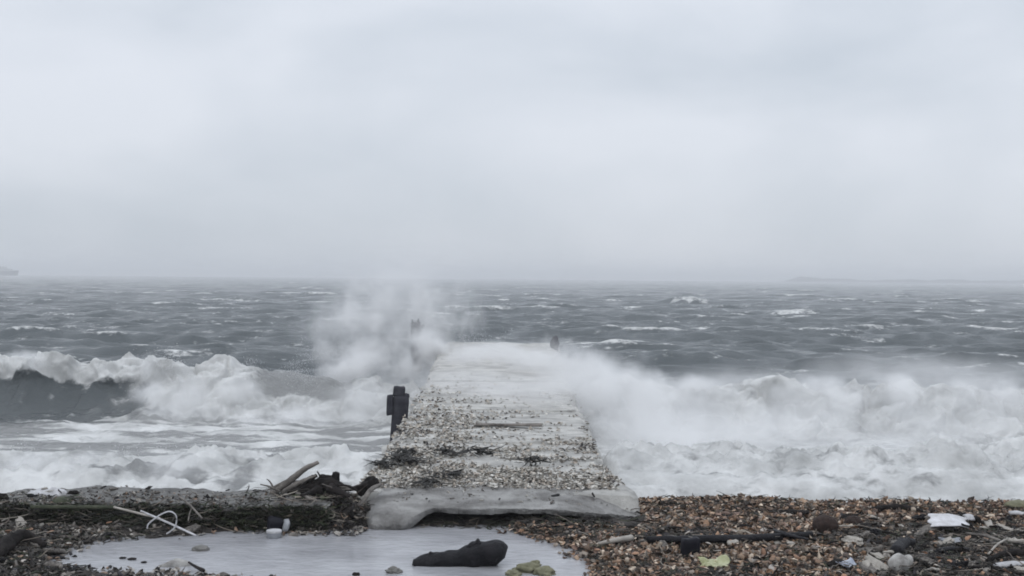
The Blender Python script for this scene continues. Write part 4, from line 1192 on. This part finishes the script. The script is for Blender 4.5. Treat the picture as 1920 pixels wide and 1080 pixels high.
    # knots of dark wood on the shells
    spots = [(1262, 1002, .16, .2), (1180, 1000, .10, .5), (1395, 998, .13, -.2), (1560, 1030, .12, .3), (1668, 1012, .14, -.5), (1740, 1062, .15, .4), (1830, 1078, .12, -.4), (1420, 1060, .10, .7), (1245, 1070, .08, -.8), (1100, 985, .09, .1), (1640, 985, .12, .2), (1870, 1000, .16, .1), (1520, 1050, .09, -.3), (1880, 985, .11, .4), (1722, 998, .12, .3)]
    for k, (px, py, L, a) in enumerate(spots):
        p = gz(px, py, .055)
        d = Vector((math.cos(a), math.sin(a), RS.uniform(-.25, .25)))
        stick('driftwood_stick', 'short dark stick lying among the shells of the right bank', [p - d * L / 2, p + Vector((0, .01, .008)), p + d * L / 2], [.009, .013, .006], 'dark_wood', 'driftwood', 'short dark sticks among the shells', .18, 7, 50 + k)
    for k, (px, py) in enumerate(((722, 880), (745, 866), (775, 872), (760, 852), (836, 848), (1000, 870), (905, 846), (840, 905), (800, 921))):
        y = 13.6 - (py - 862) * .018
        p = ry(px, py, y); p.z = float(deck_z(y)) + .02
        V, F, C = strands(np.tile(np.array(list(p)), (26, 1)) + RS.normal(0, .045, (26, 3)) * np.array([1.6, 1, .15]), RS.uniform(.08, .26, 26), RS.uniform(.004, .012, 26), np.tile(np.array([[.035, .034, .032]]), (26, 1)), .05)
        me = mesh_np('seaweed_clump', V - np.array(list(p)), F, cols=C)
        o = link('seaweed_clump', me, M['weed']); o.location = p
        tag(o, 'dark clump of seaweed lying on the near end of the jetty', 'seaweed', 'seaweed clumps on the jetty')
make_right_litter()

def make_fragments():
    rq = np.random.RandomState(21)
    kinds = [('dark_wood', 'dark wet fragment of driftwood lying in the litter', 'dark driftwood fragments'), ('grey_wood', 'grey fragment of driftwood lying in the litter', 'grey driftwood fragments'),
             ('pale_wood', 'pale bleached fragment of driftwood lying in the litter', 'pale driftwood fragments'), ('black_wood', 'black charred fragment of driftwood lying in the litter', 'black driftwood fragments')]
    pool = {}
    for mt, lb, gr in kinds:
        ms = []
        for v in range(5):
            if v < 2:
                V, F = board((1, rq.uniform(.25, .5), rq.uniform(.12, .25)), (0, 0, 0), (0, 0, 0), .06, 70 + v, (12, 5, 3), .03, .16)
            elif v < 4:
                V, F = tube([(-.5, 0, 0), (-.1, rq.normal(0, .08), .05), (.2, rq.normal(0, .1), .02), (.5, rq.normal(0, .12), 0)], [.06, .10, .08, .04], 18, 9, .3, .8, 80 + v, 7)
            else:
                V, F = rock((0, 0, 0), (.5, .32, .16), 90 + v, .4, fq=1.7)
            me = mesh_np('driftwood_fragment', V, F, v >= 2)
            me.materials.append(M[mt])
            ms.append(me)
        pool[mt] = ms
    def drop(x, y, L, z=None):
        j = rq.choice(4, p=[.30, .34, .18, .18])
        mt, lb, gr = kinds[j]
        o = bpy.data.objects.new('driftwood_fragment', pool[mt][rq.randint(5)])
        COL.objects.link(o)
        o.scale = (L, L * rq.uniform(.6, 1.2), L * rq.uniform(.6, 1.2))
        o.rotation_euler = (rq.normal(0, .35), rq.normal(0, .22), rq.uniform(0, 6.28))
        o.location = (x, y, (float(ground(x, y)) if z is None else z) + .03 + .05 * L)
        tag(o, lb, 'driftwood', gr)
    for k in range(80):                                    # left shore
        px, py = rq.uniform(-10, 470), rq.uniform(958, 1078)
        p = gz(px, py)
        if float(pud_sd(np.array([p.x]), np.array([p.y]))[0]) < .0 or p.y > 11.58: continue
        drop(p.x, p.y, rq.uniform(.08, .20) * (1.5 if py > 1015 else 1))
    for k in range(36):                                    # in the heap by the jetty corner
        p = gz(rq.uniform(545, 700), rq.uniform(935, 985))
        if p.y < 11.35: continue
        drop(p.x, p.y, rq.uniform(.06, .18))
    for k in range(95):                                    # dark drift at the right
        px, py = rq.uniform(1560, 1930), rq.uniform(972, 1080)
        p = gz(px, py)
        drop(p.x, p.y, rq.uniform(.07, .26))
    for k in range(34):
        px, py = rq.uniform(1120, 1560), rq.uniform(975, 1080)
        p = gz(px, py)
        drop(p.x, p.y, rq.uniform(.05, .13))
    for k in range(30):                                    # on the ledge
        px = rq.uniform(60, 560); y = rq.uniform(11.75, 12.35)
        p = ry(px, 935, y)
        drop(p.x, y, rq.uniform(.04, .11), .235)
    for k in range(14):                                    # on the jetty lip
        px = rq.uniform(740, 1200); y = rq.uniform(11.85, 12.5)
        p = ry(px, 935, y)
        drop(p.x, max(y, 12.05), rq.uniform(.03, .08), .15 + (max(y, 12.05) - 11.8) * .12)
make_fragments()
def make_ledge_film():  # foamy water film, its bright reflection put into a white colour
    n = 60
    x = np.linspace(-4.78, -4.35, n); y = np.linspace(11.98, 12.35, 24)
    X, Y = np.meshgrid(x, y)
    e = np.hypot((X + 4.56) / .21, (Y - 12.16) / .18) + .3 * fbm(X * 8, Y * 8, 3, 3)
    Z = .268 + .02 * fbm(X * 9, Y * 9, 5, 3) - .06 * sst(.7, 1.05, e)
    tag(link('film_reflection', mesh_np('film_reflection', np.stack([X, Y, Z], -1).reshape(-1, 3), [grid_faces(24, n)]), M['white_plastic']), 'foamy water film on the ledge, its reflection painted white', kind='stuff')
make_ledge_film()

# ------------------------------------------------------------------ far off: ship and shore
def make_far():
    Y = 1500.0
    s = Y / FPX
    x1 = ry(32, 512, Y).x
    sh = tag(empty('ship', (x1, Y, 0)), 'pale grey ship far out on the horizon at the left edge of the frame', 'ship')
    def prism(name, outl, depth, mat):
        P = np.array(outl, float)
        n = len(P)
        V = np.concatenate([np.stack([P[:, 0], np.full(n, -depth / 2), P[:, 1]], 1), np.stack([P[:, 0], np.full(n, depth / 2), P[:, 1]], 1)])
        k = np.arange(n); k2 = (k + 1) % n
        bm = bmesh.new()
        vs = [bm.verts.new(v) for v in V]
        bm.faces.new([vs[i] for i in k]); bm.faces.new([vs[n + i] for i in k[::-1]])
        for i in range(n):
            bm.faces.new([vs[i], vs[n + i], vs[n + (i + 1) % n], vs[(i + 1) % n]])
        bmesh.ops.recalc_face_normals(bm, faces=bm.faces)
        me = bpy.data.meshes.new(name); bm.to_mesh(me); bm.free()
        link(name, me, M[mat], sh)
    prism('hull', [(-70, -2), (-2, -2), (0, 6.0), (-8, 5.2), (-60, 5.2), (-72, 8)], 11, 'ship')
    prism('deckhouse', [(-34, 5.25), (-7, 5.25), (-7, 8.0), (-14, 8.2), (-14, 10.5), (-22, 11), (-22, 13.2), (-33, 13.6)], 9, 'ship_white')
    prism('funnel', [(-44, 5.25), (-38, 5.25), (-38.5, 13), (-43, 13.4)], 4, 'ship')
    # low wooded shore on the right of the horizon
    xa = ry(1475, 526, 2300).x
    n, m = 260, 9
    x = np.linspace(xa, 1900, n)
    h = 5.2 + 2.6 * fbm(x / 60, x * 0, 3, 4) + 3.5 * np.exp(-((x - xa - 60) / 45) ** 2)
    h = np.maximum(h, .6) * sst(xa - 1, xa + 40, x)
    G = []
    for j in range(m):
        t = j / (m - 1)
        G.append(np.stack([x, 2300 + 90 * t + 0 * x, h * math.sin(math.pi * min(1, t * 1.4 + .02) * .5) * (1 + .25 * fbm(x / 14, x * 0 + t * 5, 6 + j, 2)) - .2], 1))
    G = np.array(G)
    tag(link('far_shore', mesh_np('far_shore', G.reshape(-1, 3), [grid_faces(m, n)]), M['land']), kind='structure')
make_far()

# ------------------------------------------------------------------ air and spray
def make_haze():
    me_v, me_f = board((4400, 3300, 20), (0, 1600, 7.0), warp=0, cuts=(1, 1, 1), bev=0)
    m, t, o = new_mat('sea_haze')
    v = N(t, 'ShaderNodeVolumePrincipled')
    v.inputs['Color'].default_value = (.97, .98, 1.0, 1)
    v.inputs['Density'].default_value = 0.00088
    v.inputs['Anisotropy'].default_value = 0.0
    t.links.new(v.outputs[0], o.inputs['Volume'])
    me = mesh_np('haze', me_v, me_f, False)
    tag(link('haze', me, m), kind='stuff')
make_haze()

MS = {'dense': spray_mat('dense_spray', 4.0, 1.5, .32, .62, .8, .10, (1, 1, 1.0), 6.0),
      'mist': spray_mat('thin_mist', 1.1, .8, .28, .64, .5, .08, (.8, .8, 1.3)),
      'plume': spray_mat('thrown_spray', 2.0, 1.8, .32, .68, .85, .03, (1.2, 1.2, .8), 8.0)}
EL_V, EL_F = ICO2
PME = {}
for k_ in MS:
    PME[k_] = mesh_np('spray_puff', EL_V, [EL_F], False)
    PME[k_].materials.append(MS[k_])
def puffs(name, label, items):
    root = tag(empty(name, items[0][0]), label, None, None, 'stuff')
    for c, r, rot, kind in items:
        o = bpy.data.objects.new('spray_puff', PME[kind])
        COL.objects.link(o)
        o.parent = root
        o.matrix_parent_inverse = Matrix.Translation(-root.location)
        o.location = c
        o.scale = r
        o.rotation_euler = (0, rot, 0)
    return root
P = ry
puffs('spray_plume', 'tall plume of white spray thrown up at the left of the jetty head', [
    (P(685, 672, 23.4), (1.35, .9, .70), 0, 'dense'),
    (P(785, 670, 23.0), (1.05, .9, .60), 0, 'dense'),
    (P(660, 690, 22.7), (.9, .7, .5), 0, 'dense'),
    (P(745, 690, 22.6), (.8, .7, .5), 0, 'dense'),
    (P(815, 668, 23.2), (.6, .6, .45), 0, 'dense'),
    (P(700, 625, 23.9), (1.5, .8, .85), -.1, 'plume'),
    (P(810, 615, 24.0), (1.4, .8, .95), .1, 'plume'),
    (P(620, 620, 23.8), (.65, .7, .95), -.45, 'plume'),
    (P(662, 592, 24.0), (.6, .7, 1.05), -.28, 'plume'),
    (P(720, 575, 24.3), (.6, .7, 1.15), -.1, 'plume'),
    (P(790, 580, 24.4), (.6, .7, 1.15), .15, 'plume'),
    (P(788, 652, 23.0), (.8, .5, .46), .0, 'dense'),
    (P(855, 595, 24.2), (.65, .7, 1.1), .35, 'plume'),
    (P(740, 575, 24.6), (2.5, .9, 1.2), .0, 'mist'),
    (P(790, 525, 24.8), (1.7, .8, .8), .0, 'mist'),
    (P(640, 590, 24.6), (1.5, .8, .9), -.4, 'mist'),
])
puffs('deck_spray', 'sheet of white spray sweeping over the far end of the jetty', [
    (P(900, 672, 22.6), (1.6, 1.9, .42), .0, 'dense'),
    (P(1030, 690, 21.6), (1.4, 1.5, .45), .12, 'dense'),
    (P(900, 730, 19.6), (1.7, 2.2, .5), .0, 'mist'),
    (P(1020, 745, 18.6), (1.4, 2.2, .5), .0, 'mist'),
    (P(1045, 648, 23.2), (.75, .4, .36), .1, 'plume'),
    (P(1090, 690, 20.8), (1.2, 1.0, .62), .1, 'dense'),
    (P(1150, 740, 19.2), (1.5, 1.5, .75), .1, 'dense'),
])
rp = np.random.RandomState(3)
def row(x0, x1, n, yy, Yd, rx, rzz, kind, jy=14):
    o = []
    for k in range(n):
        px = x0 + (x1 - x0) * (k + .5) / n + rp.uniform(-25, 25)
        f = rp.uniform(.75, 1.3)
        o.append((P(px, yy + rp.uniform(-jy, jy), Yd + rp.uniform(-.3, .3)), (rx * f, .75 * f, rzz * f), rp.uniform(-.25, .25), kind))
    return o
puffs('surf_mist', 'low drifting mist over the surf right of the jetty', [
    (P(1250, 800, 17.8), (2.1, 1.6, .75), 0, 'mist'),
    (P(1500, 800, 18.0), (2.4, 1.6, .75), 0, 'mist'),
    (P(1780, 790, 18.4), (2.6, 1.7, .8), 0, 'mist'),
    (P(1250, 825, 16.4), (1.5, 1.0, .5), 0, 'dense'),
    (P(1350, 725, 20.9), (2.4, 1.2, .55), 0, 'mist'),
    (P(1720, 705, 21.2), (2.8, 1.2, .6), 0, 'mist'),
    (P(1650, 870, 15.2), (2.4, 1.2, .5), 0, 'mist'),
] + row(1120, 1920, 8, 738, 20.3, .85, .42, 'dense') + row(1160, 1920, 7, 885, 14.7, .62, .26, 'dense'))
puffs('breaker_spray', 'spray blowing off the broken wave left of the jetty', [
    (P(285, 683, 22.2), (.30, .4, .52), .1, 'dense'),
    (P(310, 712, 22.0), (.75, .6, .42), .2, 'dense'),
    (P(60, 676, 22.3), (.9, .5, .28), 0, 'dense'),
    (P(330, 765, 21.0), (1.3, .8, .45), 0, 'mist'),
    (P(560, 785, 20.6), (1.9, .8, .38), 0, 'mist'),
    (P(660, 700, 22.6), (.9, .8, .5), 0, 'dense'),
    (P(690, 745, 21.2), (1.0, .9, .6), 0, 'mist'),
    (P(300, 890, 14.2), (3.0, .8, .30), 0, 'mist'),
] + row(270, 480, 3, 745, 21.4, .6, .34, 'dense') + row(430, 700, 4, 783, 20.7, .55, .22, 'dense') + row(0, 700, 8, 886, 14.0, .5, .19, 'dense'))

def droplets(parent, jets, seed):
    rq = np.random.RandomState(seed)
    C = []
    for (o, v, n, spread) in jets:
        t = rq.uniform(0, 1, n) ** .8
        vel = np.array(v)[None] * rq.uniform(.35, 1.1, (n, 1)) + rq.normal(0, spread, (n, 3)) * np.linalg.norm(v)
        p = np.array(list(o))[None] + rq.normal(0, .05, (n, 3)) + vel * t[:, None]
        p[:, 2] -= .55 * np.linalg.norm(v) * t ** 2
        C.append(p)
    C = np.concatenate(C)
    n = len(C)
    T = np.array([[1, 1, 1], [1, -1, -1], [-1, 1, -1], [-1, -1, 1]]) * .577
    r = rq.uniform(.0025, .0065, n) * np.where(rq.rand(n) < .06, 1.7, 1)
    V = C[:, None] + T[None] * r[:, None, None] * rq.uniform(.6, 1.5, (n, 1, 3))
    Fb = np.array([[0, 1, 2], [0, 3, 1], [0, 2, 3], [1, 3, 2]])
    F = (Fb[None] + (np.arange(n) * 4)[:, None, None]).reshape(-1, 3)
    V = V.reshape(-1, 3) - np.array(parent.location)
    link('droplets', mesh_np('droplets', V, [F]), M['drop'], parent)
M['drop'] = basic('flung_water', (.55, .56, .57), (.7, .7, .71), 3, .5, 0)
def make_droplets():
    rq = np.random.RandomState(9)
    g = {o.name: o for o in bpy.data.objects}
    jets = []
    for k in range(46):
        px = rq.uniform(585, 890); up = rq.uniform(.5, 1.9) * (1 - .35 * abs(px - 740) / 150)
        jets.append((P(px, 668, 23.8 + rq.uniform(-.4, .4)), (rq.normal(0, .35), rq.normal(-.2, .3), up), int(rq.uniform(120, 520)), .13))
    droplets(g['spray_plume'], jets, 1)
    jets = []
    for k in range(34):
        px = rq.uniform(0, 720); d = abs(px - 290)
        jets.append((P(max(px, 240 + px * .3), 690 + rq.uniform(-8, 40), 22.3 + rq.uniform(-.5, .2)), (rq.normal(0, .25), rq.normal(-.35, .2), rq.uniform(.25, .55) + .45 * math.exp(-(d / 40) ** 2)), int(rq.uniform(60, 300)), .22))
    for k in range(40):
        px = rq.uniform(0, 700)
        jets.append((P(px, 870 + rq.uniform(-20, 30), 14.6 + rq.uniform(-.5, .5)), (rq.normal(0, .2), rq.normal(-.2, .2), rq.uniform(.15, .38)), int(rq.uniform(40, 160)), .25))
    droplets(g['breaker_spray'], jets, 2)
    jets = []
    for k in range(50):
        px = rq.uniform(1090, 1920)
        jets.append((P(px, 735 + rq.uniform(-12, 30), 20.4 + rq.uniform(-.5, .3)), (rq.normal(-.1, .25), rq.normal(-.3, .2), rq.uniform(.2, .6)), int(rq.uniform(60, 260)), .22))
    for k in range(46):
        px = rq.uniform(1150, 1920)
        jets.append((P(px, 890 + rq.uniform(-25, 30), 14.5 + rq.uniform(-.5, .5)), (rq.normal(0, .2), rq.normal(-.2, .2), rq.uniform(.15, .42)), int(rq.uniform(40, 170)), .25))
    droplets(g['surf_mist'], jets, 3)
make_droplets()
